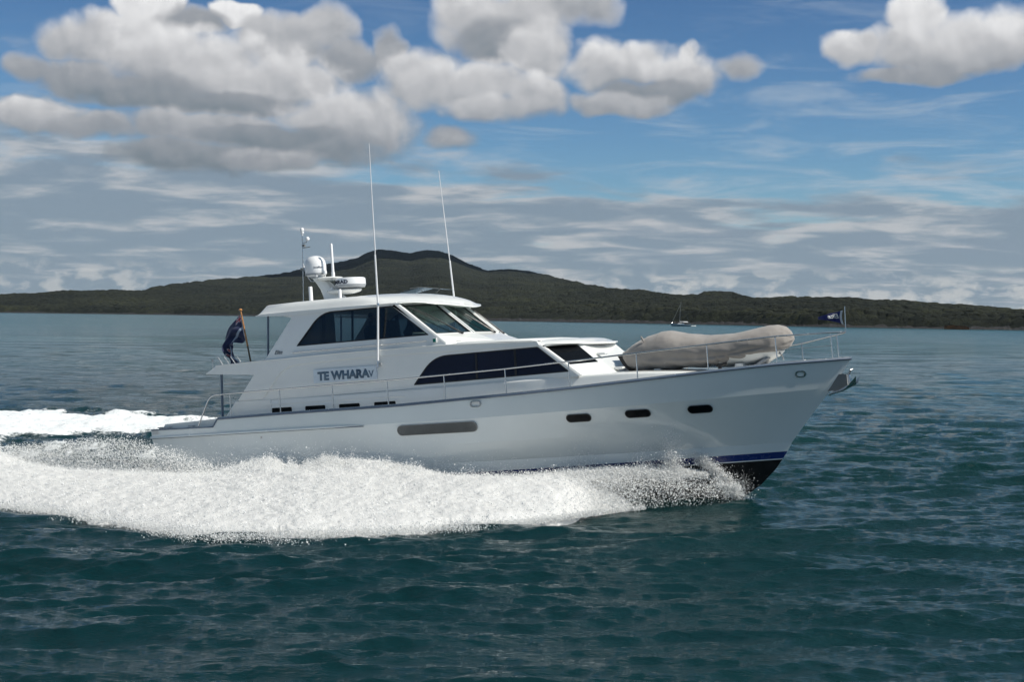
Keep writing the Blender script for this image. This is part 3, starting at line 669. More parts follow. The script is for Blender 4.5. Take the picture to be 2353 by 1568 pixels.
def build_fittings():
    for s in (-1, 1):
        mp = lambda u, v, o, s=s: (u, s*(hull_y(u, v)+o), v)
        def fine(poly): return poly
        for x0, x1, z in ((2.66, 3.26, 1.365), (4.06, 4.65, 1.385), (5.49, 6.05, 1.395)):
            f = sheet('porthole', pill(x0, x1, z, z, .200), [pill(x0+.02, x1-.02, z, z, .16)], mp, -.03, .024, M['black'], yacht)
            sheet('pane', pill(x0+.02, x1-.02, z, z, .16), [], mp, -.03, .020, M['dark'], f)
        f = sheet('air_grille', pill(-1.90, .37, 1.285, 1.30, .265), [pill(-1.88, .35, 1.285, 1.30, .235)], mp, -.02, .045, M['alu'], yacht)
        sheet('louvre', pill(-1.88, .35, 1.285, 1.30, .235), [], mp, -.02, .034, M['grille'], f)
        g = MB()
        for k in range(74):
            x = -1.84+k*.0296; hh = .112 - max(0, .1-min(x+1.88, .35-x))*.75
            g.tube([mp(x, 1.292+.0035*(x+.8)-hh, .036), mp(x, 1.292+.0035*(x+.8)+hh, .036)], .0075, 4)
        o = g.build('slat', M['alu'], f); 
        for x0, x1, z in ((.235, .545, 1.865), (7.97, 8.21, 2.085)):
            f = sheet('fairlead', pill(x0, x1, z, z, .165), [pill(x0+.035, x1-.035, z, z, .10)], mp, -.02, .028, M['steel'], yacht)
            sheet('fairlead_opening', pill(x0+.035, x1-.035, z, z, .10), [], mp, -.02, .003, M['gel'] if x0 < 1 else M['black'], f)
        g = MB(); g.tube([mp(-6.11, 1.285, -.01), mp(-6.11, 1.285, .012)], .03, 10); g.build('drain_outlet', M['steel'], yacht)
        # guard rail with stanchions
        RB = lambda X: max(0, bs(X)-.06)
        top = [(-8.22, 1.66), (-7.95, 2.12), (-7.76, 2.42), (-7.58, 2.51), (-6.4, 2.53), (-1.82, 2.60), (1.22, 2.69), (3.13, 2.78), (4.5, 2.86), (6.09, 2.95), (7.61, 3.035), (8.25, 3.04), (8.82, 3.04), (9.13, 3.03)]
        if s > 0: top = top[:-5] + [(6.2, 2.66), (7.34, 2.76), (7.95, 2.83), (9.04, 3.0), (9.13, 3.02)]
        xs = sorted(set([t[0] for t in top] + list(np.linspace(-7.4, 8.9, 44)))); 
        aft = [(x, z) for x, z in top if x < -7.5]
        aft = rounded([(-8.22, 1.64), (-7.74, 2.50), (-6.9, 2.52)], [0, .22, 0], 6)
        pts = [(x, s*RB(x), z) for x, z in aft] + [(x, s*RB(x), interp(x, top)) for x in xs if x > -6.8]
        g = MB(); g.tube(pts, .020, 8); gr = g.build('guard_rail', M['steel'], yacht)
        for x, z in [(-7.07, 1.88), (-5.45, 1.92), (-3.79, 1.93), (-2.13, 1.95), (-.48, 1.99), (1.22, 2.04), (2.85, 2.11), (4.47, 2.21), (6.08, 2.31), (7.61, 2.37), (8.82, 2.40)] if s < 0 else [(-7.07, 1.88), (-5.45, 1.92), (-3.79, 1.93), (-2.13, 1.95), (-.48, 1.99), (1.22, 2.04), (2.85, 2.11), (4.47, 2.21), (6.08, 2.31), (7.92, 2.37), (8.91, 2.40)]:
            g = MB(); g.tube([(x, s*RB(x), z-.03), (x-.02*(x > 7), s*RB(x), interp(x, top))], .0165, 6); g.lathe([(.035, 0), (.035, .012), (.018, .03)], (x, s*RB(x), zs(x)), 8); g.build('stanchion', M['steel'], yacht)
        g = MB(); g.tube([(7.61, s*RB(7.61), 2.70), (8.2, s*RB(8.2), 2.71), (8.82, s*RB(8.82), 2.72)], .010, 6)
        if s < 0: g.build('middle_rail', M['steel'], yacht)
    # anchor on its roller
    g = MB(); g.prism([(8.60, 2.02), (9.02, 2.02), (9.12, 1.98), (9.16, 1.68), (8.95, 1.62), (8.45, 1.62), (8.40, 1.70)], -.035, -.015); g.prism([(8.60, 2.02), (9.02, 2.02), (9.12, 1.98), (9.16, 1.68), (8.95, 1.62), (8.45, 1.62), (8.40, 1.70)], .035, .015)
    g.tube([(8.95, -.05, 1.72), (8.95, .05, 1.72)], .02, 8); g.tube([(8.62, -.05, 1.86), (8.62, .05, 1.86)], .02, 8); g.build('anchor_roller', M['alu'], yacht)
    g = MB()
    g.tube([(8.62, 0, 1.54), (8.95, 0, 1.64), (9.16, 0, 1.74)], [.025, .045, .05], 8)
    # plough flukes: two curved blades meeting at the point
    for s in (-1, 1):
        rows = []
        for t in np.linspace(0, 1, 8):
            x = 8.64+.66*t; w = .26*math.sin(min(1, t*1.15)*PI/2)*(1 if t < .85 else 1); z = 1.53+.10*t+.12*t*t
            rows.append([(x, 0, z), (x+.02*t, s*w*.5, z+.035*t), (x+.05*t, s*w, z+.02+.34*max(0, t-.55)*1.2)])
        g.grid(rows)
    g.tube([(9.13, -.10, 1.74), (9.12, -.12, 2.0), (9.18, -.06, 2.10), (9.22, .0, 2.12), (9.18, .06, 2.10), (9.12, .12, 2.0), (9.13, .10, 1.74)], .022, 8)
    g.build('anchor', M['steel'], yacht)
    g = MB(); g.prism([(8.66, 2.13), (8.95, 2.11), (8.9, 2.08), (8.62, 2.08)], -.04, .04); g.build('bow_fitting', M['rub'], yacht)
    # deck gear
    g = MB(); g.box(4.1, 4.15, -1.95, -1.9, 2.38, 2.5)
    g = MB(); g.tube([(6.25, -1.05, 2.32), (6.25, -1.05, 2.46)], .05, 8); g.tube([(6.15, -1.05, 2.42), (6.42, -1.02, 2.47)], .035, 8); g.build('deck_cleat', M['black'], yacht)
    for x in (4.5, 6.6):
        g = MB(); g.prism([(x-.12, 2.30), (x+.12, 2.30), (x+.08, 2.44), (x-.08, 2.44)], -.62, .62); g.build('dinghy_chock', M['gel'], yacht)
    # rod holders on the aft end of the upper deck
    for k in range(4):
        x = -8.33+.09*k; y = -1.2+.18*k
        g = MB(); g.tube([(x+.20, y, 3.26), (x+.0, y, 3.55)], .017, 10, cap=False); g.tube([(x+.20, y, 3.26), (x+.0, y, 3.55)], .014, 10); g.build('rod_holder', M['steel'], yacht)
    g = MB(); g.tube([(-8.30, -1.5, 3.15), (-8.30, -1.5, 3.46)], .010, 6); g.lathe([(.03, 0), (.035, .03), (.02, .05)], (-8.30, -1.5, 3.45), 8); g.build('stern_light', M['steel'], yacht)
build_fittings()

# ---- mast, radar and aerials
def build_mast():
    g = MB(); sec = []
    for (xa, xb, z, w) in [(-5.36, -4.60, 4.90, .26), (-5.42, -4.85, 5.08, .20), (-5.50, -5.02, 5.28, .17), (-5.62, -5.20, 5.46, .15), (-5.74, -5.30, 5.60, .14), (-5.78, -5.50, 5.69, .13)]:
        xc = (xa+xb)/2; rx = (xb-xa)/2
        sec.append([(xc+rx*math.copysign(abs(math.cos(t))**.7, math.cos(t)), w*math.copysign(abs(math.sin(t))**.7, math.sin(t)), z) for t in np.linspace(0, 2*PI, 20, endpoint=False)])
    g.grid(sec, closed=True); g.F.append(tuple(range(100, 120))); mast = g.build('mast', M['gel'], yacht, 50)
    def wing(x0, x1, z, th, w, name):
        g = MB(); n = 28; xc = (x0+x1)/2; rx = (x1-x0)/2
        R = []
        for k, (f, dz) in enumerate([(.55, -th), (.9, -th*.55), (1, 0), (.96, th*.35), (.6, th*.6), (.02, th*.65)]):
            R.append([(xc+rx*f*math.cos(t), w*f*math.sin(t), z+dz) for t in np.linspace(0, 2*PI, n, endpoint=False)])
        g.grid(R, closed=True); g.F.append(tuple(range(n))); return g.build(name, M['gel'], mast, 60)
    wing(-5.62, -4.84, 5.575, .06, .42, 'upper_shelf'); wing(-5.30, -4.22, 5.185, .09, .36, 'radar_shelf')
    g = MB(); g.lathe([(.20, -.04), (.27, .0), (.30, .06), (.305, .14), (.305, .30), (.285, .40), (.235, .48), (.15, .535), (.05, .555), (.005, .558)], (-5.655, 0, 5.70), 32); rd = g.build('satellite_dome', M['pearl'], mast, 60)
    g = MB(); g.lathe([(.292, .0), (.308, .035), (.309, .05)], (-5.655, 0, 5.70), 32); g.lathe([(.14, -.08), (.17, -.03), (.2, 0)], (-5.655, 0, 5.69), 20); g.build('dome_base', M['grey'], rd)
    cyl = lambda cx, r, a0: (lambda x, y, o: (cx[0]+(r+o+.002)*math.cos(a0+x/r), cx[1]+(r+o+.002)*math.sin(a0+x/r), cx[2]+y))
    text_obj('lettering', 'intellian', .085, M['ink'], rd, cyl((-5.655, 0, 5.885), .305, rad(-68)))
    g = MB(); g.lathe([(.38, .0), (.415, .02), (.425, .05), (.43, .09), (.43, .20), (.42, .245), (.38, .265), (.2, .275), (.01, .28)], (-4.545, 0, 5.265), 40); ra = g.build('radar_dome', M['pearl'], mast, 50)
    g = MB(); g.lathe([(.30, -.02), (.40, -.01), (.4355, .055), (.436, .072)], (-4.545, 0, 5.265), 40); g.build('radar_base', M['grey'], ra)
    text_obj('lettering', 'SIMRAD', .135, M['navyink'], ra, (lambda f: lambda x, y, o: f(x*1.2, y, o))(cyl((-4.545, 0, 5.365), .430, rad(-148))), bold=.006, space=1.06)
    g = MB(); g.lathe([(.012, -.14), (.02, -.06), (.055, -.03), (.058, .03), (.045, .06), (.01, .07)], (-5.28, -.12, 5.74), 14); g.build('gps_receiver', M['pearl'], mast)
    g = MB(); g.lathe([(.05, 0), (.05, .12), (.038, .16), (.037, .92), (.02, .95)], (-5.06, -.05, 5.60), 12); g.build('stub_aerial', M['pearl'], mast)
    g = MB(); g.lathe([(.04, 0), (.04, .02), (.05, .05), (.02, .09)], (-5.52, -.2, 5.64), 10); g.build('deck_floodlight', M['pearl'], mast)
    g = MB(); g.tube([(-5.0, -.2, 5.27), (-5.14, -.24, 5.21)], [.05, .02], 10); g.build('horn', M['pearl'], mast)
    # roof vents
    for x, y, z, h, r in ((-5.42, -.72, 4.90, .42, .055), (-4.58, -.55, 4.88, .30, .045)):
        g = MB(); g.lathe([(r*1.3, 0), (r, .02), (r, h), (r*.8, h+.02)], (x, y, z), 14); g.build('roof_vent', M['pearl'], yacht)
    # instrument pole with wind sensor
    g = MB(); g.tube([(-6.20, .1, 4.86), (-6.17, .1, 5.4), (-6.13, .1, 6.0), (-6.09, .1, 6.9)], [.010, .010, .018, .014], 8); g.tube([(-5.62, 0, 5.53), (-5.86, .05, 5.54), (-5.96, .08, 5.66), (-6.09, .1, 5.92), (-6.125, .1, 6.1)], .014, 8)
    ip = g.build('instrument_pole', M['steel'], yacht)
    g = MB(); g.lathe([(.02, 0), (.03, .06), (.05, .07), (.055, .12), (.03, .13), (.055, .15), (.055, .2), (.03, .23)], (-6.085, .1, 6.88), 12); g.build('wind_sensor', M['pearl'], ip)
    g = MB(); g.tube([(-6.1, .1, 6.67), (-5.97, .1, 6.68), (-5.93, .1, 6.74)], .010, 6); g.tube([(-6.1, .1, 6.53), (-5.85, .1, 6.54)], .012, 6); g.box(-6.09, -6.02, .06, .14, 6.56, 6.63); g.box(-6.2, -6.15, .06, .14, 5.88, 5.96); g.build('sensor_bracket', M['alu'], ip)
    g = MB(); g.lathe([(.03, 0), (.06, .03), (.055, .08), (.03, .11), (.005, .12)], (-5.92, .1, 6.72), 12); g.build('receiver_dome', M['pearl'], ip)
    # tall whip aerials
    g = MB(); g.tube([(-2.53, -2.31, 3.02), (-2.44, -2.26, 4.6), (-2.42, -2.28, 5.88)], [.030, .027, .024], 8); g.tube([(-2.42, -2.28, 5.88), (-2.41, -2.28, 6.02)], .013, 6); g.tube([(-2.41, -2.28, 6.02), (-2.40, -2.28, 7.4), (-2.38, -2.28, 8.8)], [.017, .013, .008], 8)
    wa = g.build('whip_aerial', M['pearl'], yacht)
    g = MB(); g.tube([(-2.53, -2.24, 3.02), (-2.53, -2.34, 3.02)], .03, 8); g.tube([(-2.53, -2.32, 2.94), (-2.53, -2.31, 3.12)], .036, 8)
    g.tube([(-2.45+.05*math.cos(t), -2.34, 3.02+.05*math.sin(t)) for t in np.linspace(0, 2*PI, 10)], .010, 5); g.tube([(-2.47, -2.31, 4.58), (-2.15, -2.09, 4.59)], .009, 6); g.tube([(-2.442, -2.26, 4.55), (-2.442, -2.26, 4.62)], .038, 8); g.build('aerial_bracket', M['steel'], wa)
    g = MB(); g.tube([(-2.25, 2.02, 3.5), (-2.31, 1.98, 4.82), (-2.36, 1.96, 5.9)], [.030, .027, .024], 8); g.tube([(-2.36, 1.96, 5.9), (-2.37, 1.96, 6.02)], .013, 6); g.tube([(-2.37, 1.96, 6.02), (-2.44, 1.93, 7.4), (-2.49, 1.9, 8.52)], [.017, .013, .008], 8)
    g.build('whip_aerial', M['pearl'], yacht)
build_mast()

# ================================================================== things carried by the yacht
def on_yacht(x, y, z): return MB_YACHT @ Matrix.Translation((x, y, z))
def shifted(mb, b): mb.V = [(v[0]-b[0], v[1]-b[1], v[2]-b[2]) for v in mb.V]; return mb
def build_dinghy():
    base = (5.7, 0, 2.44); D = empty('covered_dinghy', 'inflatable dinghy lashed on the yacht foredeck under a wrinkled taupe canvas cover', 'dinghy', on_yacht(*base))
    TOP = [(3.50, 2.88), (3.6, 2.97), (3.8, 3.10), (4.2, 3.28), (4.55, 3.37), (4.75, 3.375), (5.2, 3.27), (5.8, 3.18), (6.4, 3.19), (6.9, 3.26), (7.3, 3.32), (7.5, 3.32), (7.68, 3.26), (7.8, 3.14), (7.86, 3.0)]
    BOT = [(3.50, 2.82), (3.6, 2.66), (3.75, 2.46), (4.0, 2.40), (5.6, 2.40), (6.2, 2.47), (6.8, 2.56), (7.3, 2.64), (7.6, 2.70), (7.75, 2.78), (7.86, 2.92)]
    WID = [(3.50, .40), (3.7, .66), (4.0, .80), (5, .88), (6.2, .84), (6.9, .74), (7.4, .55), (7.7, .34), (7.86, .10)]
    nx, na = 150, 96; rows = []
    for x in np.linspace(3.5, 7.86, nx):
        zt = interp(x, TOP); zb = interp(x, BOT); w = interp(x, WID); zc = zb + .42*(zt-zb); r = []
        for k in range(na):
            t = 2*PI*k/na; c = math.cos(t); s_ = math.sin(t)
            yy = w*math.copysign(abs(c)**.75, c)
            hump = 1 if s_ < 0 else 1
            zz = zc + (zt-zc)*math.copysign(abs(s_)**1.0, s_) if s_ > 0 else zc + (zc-zb)*math.copysign(abs(s_)**.6, s_)
            # gathers towards the hem and slack folds
            low = sm(.25, -.7, s_)*sm(3.9, 5.0, x)
            f = .050*low*(abs(math.sin(x*7.5+1.6*math.sin(x*3.1)+s_*2.2+.8*math.sin(s_*3+x*2)))**.6-.6)*sm(5.2, 6.3, x)*sm(7.86, 7.5, x)
            f += .030*(float(fbm(np.array(x*3.1+k*.02), np.array(s_*2.5+9+x)))-.5)
            f += .014*math.sin(x*9+s_*7+4*float(fbm(np.array(x*2.), np.array(s_*2.+30))))*sm(.5, -.3, s_)
            sc_ = .10-.06*(x-4); f -= .045*math.exp(-((s_-sc_+.16)/.13)**2)*sm(3.9, 4.6, x)*sm(7.6, 7.0, x)
            nrm = Vector((0, c, s_)).normalized(); r.append((x, yy+nrm.y*(f), zz+nrm.z*f*1.2))
        rows.append(r)
    g = MB(); g.grid(rows, closed=True); g.F += [tuple(range(na)), tuple(range((nx-1)*na, nx*na))]
    shifted(g, base).build('canvas_cover', M['cover'], D, 70)
    g = MB(); R = []
    for x, w, zb, zt in [(5.6, .45, 2.42, 2.5), (6.2, .56, 2.38, 2.62), (6.8, .52, 2.40, 2.68), (7.2, .42, 2.46, 2.76), (7.5, .22, 2.58, 2.82), (7.62, .02, 2.70, 2.80)]:
        R.append([(x, -w*1.25, zt), (x, -w, zb+.10), (x, -w*.5, zb+.03), (x, 0, zb-.03), (x, w*.5, zb+.03), (x, w, zb+.10), (x, w*1.25, zt)])
    g.grid(R); shifted(g, base).build('dinghy_hull', M['gel'], D, 50)
    g = MB(); g.prism([(3.42, 2.84), (3.62, 2.80), (3.72, 2.5), (3.9, 2.42), (3.72, 2.42), (3.55, 2.6)], -.5, .5); shifted(g, base).build('outboard_leg', M['black'], D)
    g = MB(); g.tube([(7.55, -.25, 2.62), (7.62, -.30, 2.55), (7.66, -.36, 2.45)], .014, 6); g.lathe([(.03, 0), (.035, .04), (.01, .06)], (7.55, -.27, 2.6), 8); shifted(g, base).build('lashing', M['steel'], D)
    g = MB(); g.prism([(6.95, 2.36), (7.02, 2.42), (7.2, 2.52), (7.3, 2.52), (7.05, 2.36)], -.45, .45); shifted(g, base).build('cradle', M['grey'], D)
    g = MB(); g.tube([(4.12, -.58, 3.28), (4.17, -.62, 3.20), (4.22, -.66, 3.13)], [.012, .035, .012], 6); shifted(g, base).build('cover_tuck', M['cover'], D)
build_dinghy()

def flag_mat(name, kind):
    m = bpy.data.materials.new(name); m.use_nodes = True; T = NT(m.node_tree); b = T.n['Principled BSDF']; b.inputs['Roughness'].default_value = .8
    uv = T.new('ShaderNodeAttribute'); uv.attribute_name = 'cloth'; sp = T.new('ShaderNodeSeparateXYZ'); T.l.new(uv.outputs['Vector'], sp.inputs[0]); u, v = sp.outputs[0], sp.outputs[1]
    navy = (.010, .020, .075, 1)
    if kind == 'ensign':
        def band(val, c, w): return T.m('LESS_THAN', T.m('ABSOLUTE', T.m('SUBTRACT', val, c)), w)
        cu = T.m('DIVIDE', u, .17); cv = T.m('DIVIDE', T.m('SUBTRACT', v, .76), .24)
        inside = T.m('MULTIPLY', T.m('LESS_THAN', u, .17), T.m('GREATER_THAN', v, .76))
        d1 = T.m('SUBTRACT', cu, cv); d2 = T.m('SUBTRACT', T.m('ADD', cu, cv), 1.0)
        wh = T.m('MAXIMUM', T.m('MAXIMUM', band(d1, 0, .12), band(d2, 0, .12)), T.m('MAXIMUM', band(cu, .5, .12), band(cv, .5, .2)))
        rd = T.m('MAXIMUM', T.m('MAXIMUM', band(d1, 0, .04), band(d2, 0, .04)), T.m('MAXIMUM', band(cu, .5, .07), band(cv, .5, .12)))
        c = T.mix(T.m('MULTIPLY', wh, inside), navy, (.55, .56, .6, 1)); c = T.mix(T.m('MULTIPLY', rd, inside), c, (.45, .02, .04, 1))
        for (su, sv, r) in ((.75, .80, .045), (.66, .55, .04), (.86, .58, .04), (.76, .25, .05)):
            dd = T.m('SQRT', T.m('ADD', T.m('POWER', T.m('MULTIPLY', T.m('SUBTRACT', u, su), 2.0), 2.0), T.m('POWER', T.m('SUBTRACT', v, sv), 2.0)))
            c = T.mix(T.m('LESS_THAN', dd, r*1.7), c, (.6, .6, .62, 1)); c = T.mix(T.m('LESS_THAN', dd, r*1.1), c, (.45, .02, .04, 1))
        # pale hoist tape and the light sewn seam
        c = T.mix(T.m('LESS_THAN', u, .035), c, (.5, .52, .58, 1))
        c = T.mix(band(T.m('ADD', v, T.m('MULTIPLY', u, .55)), .52, .05), c, (.34, .41, .50, 1))
    else:
        c = T.mix(T.m('LESS_THAN', u, .09), (.006, .014, .12, 1), (.55, .57, .6, 1))
    T.l.new(c, b.inputs['Base Color']); b.inputs['Sheen Weight'].default_value = .3
    return m
def cloth(name, rows, uvs, m, parent):
    g = MB(); g.grid(rows); o = g.build(name, m, parent, 80)
    # vertices keep their order
    a = o.data.attributes.new('cloth', 'FLOAT_VECTOR', 'POINT'); a.data.foreach_set('vector', np.array([(u, v, 0) for r in uvs for u, v in r], 'f').ravel())
    sl = o.modifiers.new('thickness', 'SOLIDIFY'); sl.thickness = .003; return o
def build_flags():
    base = (-7.84, -.3, 3.33); E = empty('ensign_staff', 'varnished wooden flagstaff with drooping dark blue ensign at the stern of the yacht', 'flag', on_yacht(*base))
    g = MB(); g.tube([(-7.84, -.3, 3.33), (-7.92, -.3, 3.84)], [.026, .026], 8); shifted(g, base).build('socket', M['darkwood'], E)
    g = MB(); g.tube([(-7.92, -.3, 3.84), (-8.08, -.3, 4.87)], [.030, .023], 10); g.lathe([(.01, 0), (.05, .01), (.055, .035), (.04, .06), (.01, .075)], (-8.085, -.3, 4.865), 12); shifted(g, base).build('staff', M['wood'], E)
    top = [(-8.07, 4.76), (-8.20, 4.73), (-8.34, 4.62), (-8.50, 4.47), (-8.62, 4.30), (-8.73, 4.14), (-8.78, 3.96), (-8.76, 3.80), (-8.69, 3.64), (-8.58, 3.52), (-8.53, 3.44), (-8.50, 3.34)]
    bot = [(-7.955, 4.02), (-8.03, 3.97), (-8.12, 3.93), (-8.22, 3.96), (-8.30, 3.98), (-8.36, 3.90), (-8.44, 3.89), (-8.46, 3.78), (-8.42, 3.64), (-8.38, 3.54), (-8.36, 3.45), (-8.36, 3.34)]
    rows = []; uvs = []; N = 64; K = 26
    for i in range(N+1):
        t = i/N*(len(top)-1); k = min(int(t), len(top)-2); f = t-k; f2 = f*f*(3-2*f)
        a = Vector(top[k])*(1-f)+Vector(top[k+1])*f; b = Vector(bot[k])*(1-f)+Vector(bot[k+1])*f
        r = []; q = []
        for j in range(K+1):
            s_ = j/K; p = a*(1-s_)+b*s_
            u = i/N
            y = -.3 + .10*u**.5*math.sin(u*16 + s_*5) + .07*math.sin(s_*9+u*5)*min(1, u*4) + .03*math.sin(s_*21+u*12)*u
            r.append((p.x + .012*math.sin(s_*14+u*9)*min(1, 5*u), y, p.y)); q.append((u, 1-s_))
        rows.append(r); uvs.append(q)
    rows = [[(x-base[0], y-base[1], z-base[2]) for x, y, z in r] for r in rows]
    cloth('ensign', rows, uvs, flag_mat('ensign_cloth', 'ensign'), E)
    base = (9.13, 0, 3.03); B = empty('bow_pennant', 'small triangular navy pennant with white script on a thin staff at the bow', 'flag', on_yacht(*base))
    g = MB(); g.tube([(9.13, 0, 3.02), (9.15, 0, 3.65)], [.013, .011], 8); shifted(g, base).build('staff', M['steel'], B)
    rows = []; uvs = []
    for i in range(31):
        u = i/30; r = []; q = []
        for j in range(13):
            s_ = j/12; zt = 3.56*(1-u)+3.44*u; zb = 3.21*(1-u)+3.38*u + .03*math.sin(u*PI)
            x = 9.10 - .62*u + .035*math.sin(s_*PI)*(1-u)*-1; r.append((x-base[0], .05*math.sin(u*7)*u**.4-base[1], zt*(1-s_)+zb*s_-base[2])); q.append((u, 1-s_))
        rows.append(r); uvs.append(q)
    f = cloth('pennant', rows, uvs, flag_mat('pennant_cloth', 'pennant'), B)
    # the word reads from the far side, so it shows mirrored from here
    text_obj('lettering', 'Elite', .155, M['white'], f, lambda x, y, o: (9.00-x*.95-base[0], .05*math.sin((9.1-(9.00-x*.95))/.62*7)*max(0, (9.1-(9.00-x*.95))/.62)**.4 - .012 - o, 3.375+y-base[2]+x*.02), shear=.35, bold=.003)
build_flags()

def person(name, label, base, yaw, lean=0.1, reach=True):
    R = empty(name, label, 'person', on_yacht(*base) @ Matrix.Rotation(yaw, 4, 'Z'))
    J = dict(pel=(0, 0, 0), ch=(lean*.55, 0, .32), nk=(lean*.9, 0, .50), hd=(lean+.03, 0, .62),
             ls=(lean*.8, .20, .44), le=(lean+.12, .27, .20), lw=(lean+.36, .20, .22), rs=(lean*.8, -.20, .44), re=(lean+.12, -.27, .20), rw=(lean+.36, -.20, .22),
             lh=(.05, .11, -.02), lk=(.46, .14, -.02), la=(.50, .13, -.42), rh=(.05, -.11, -.02), rk=(.46, -.14, -.02), ra=(.50, -.13, -.42))
    rads = dict(pel=.16, ch=.165, nk=.06, hd=.06, ls=.075, le=.05, lw=.035, rs=.075, re=.05, rw=.035, lh=.10, lk=.065, la=.045, rh=.10, rk=.065, ra=.045)
    ks = list(J); ed = [('pel', 'ch'), ('ch', 'nk'), ('nk', 'hd'), ('ch', 'ls'), ('ls', 'le'), ('le', 'lw'), ('ch', 'rs'), ('rs', 're'), ('re', 'rw'), ('pel', 'lh'), ('lh', 'lk'), ('lk', 'la'), ('pel', 'rh'), ('rh', 'rk'), ('rk', 'ra')]
    me = bpy.data.meshes.new('clothing'); me.from_pydata([J[k] for k in ks], [(ks.index(a), ks.index(b)) for a, b in ed], []); o = bpy.data.objects.new('clothing', me); COL.objects.link(o); o.parent = R
    sk = o.modifiers.new('skin', 'SKIN'); bmv = me.skin_vertices[0].data
    for i, k in enumerate(ks): bmv[i].radius = (rads[k], rads[k]); bmv[i].use_root = (k == 'pel')
    ss = o.modifiers.new('sub', 'SUBSURF'); ss.levels = 2; ss.render_levels = 2; me.materials.append(M['cloth'])
    # head with features, neck and hands as the body
    g = MB(); hx, hz = lean+.05, .72; rows = []
    for a in np.linspace(-PI/2, PI/2, 14):
        r = []
        for t in np.linspace(0, 2*PI, 24, endpoint=False):
            rx, ry, rz = .098, .078, .122; x = rx*math.cos(a)*math.cos(t); y = ry*math.cos(a)*math.sin(t); z = rz*math.sin(a)
            if z < 0: x *= 1-.18*(-z/rz); y *= 1-.22*(-z/rz)
            if abs(y) < .02 and x > 0 and -.045 < z < .015: x += .022*(1-abs(y)/.02)        # nose
            if x > .05 and .012 < z < .04 and .02 < abs(y) < .05: x -= .012                   # eye sockets
            if x > .05 and -.07 < z < -.05 and abs(y) < .03: x += .006                        # lips
            r.append((hx+x, y, hz+z))
        rows.append(r)
    g.grid(rows, closed=True)
    for s in (-1, 1): g.lathe([(.005, -.03), (.016, -.01), (.018, .01), (.008, .03)], (hx-.005, s*.079, hz), 8, sy=.4)
    for s in (-1, 1):
        wx, wz = lean+.38, .22; g.tube([(wx-.03, s*.20, wz), (wx+.06, s*.195, wz+.005)], [.028, .036], 8)
        for k in range(4): g.tube([(wx+.05, s*(.175+.016*k), wz), (wx+.10+.006*(1.5-abs(k-1.5)), s*(.175+.016*k), wz), (wx+.115, s*(.175+.016*k), wz-.035)], [.009, .0085, .007], 6)
        g.tube([(wx+.01, s*.165, wz), (wx+.06, s*.145, wz-.01), (wx+.085, s*.15, wz-.025)], [.012, .010, .008], 6)
    g.build('body', M['skin'], R, 80)
    g = MB(); rows = []
    for a in np.linspace(-.15, PI/2, 8):
        rows.append([(hx-.014+.104*math.cos(a)*math.cos(t), .086*math.cos(a)*math.sin(t), hz+.03+.108*math.sin(a)) for t in np.linspace(.75, 2*PI-.75, 20)])
    g.grid(rows); h = g.build('hair', M['hair'], R, 80); s_ = h.modifiers.new('t', 'SOLIDIFY'); s_.thickness = .015
    return R
person('person', 'person in dark clothing seated just behind the starboard side window beside the tall whip aerial', (-3.62, -.75, 3.62), 0, .06)
person('person', 'person at the helm behind the starboard windscreen pane of the pilothouse', (-2.38, -.75, 3.66), 0, .22)

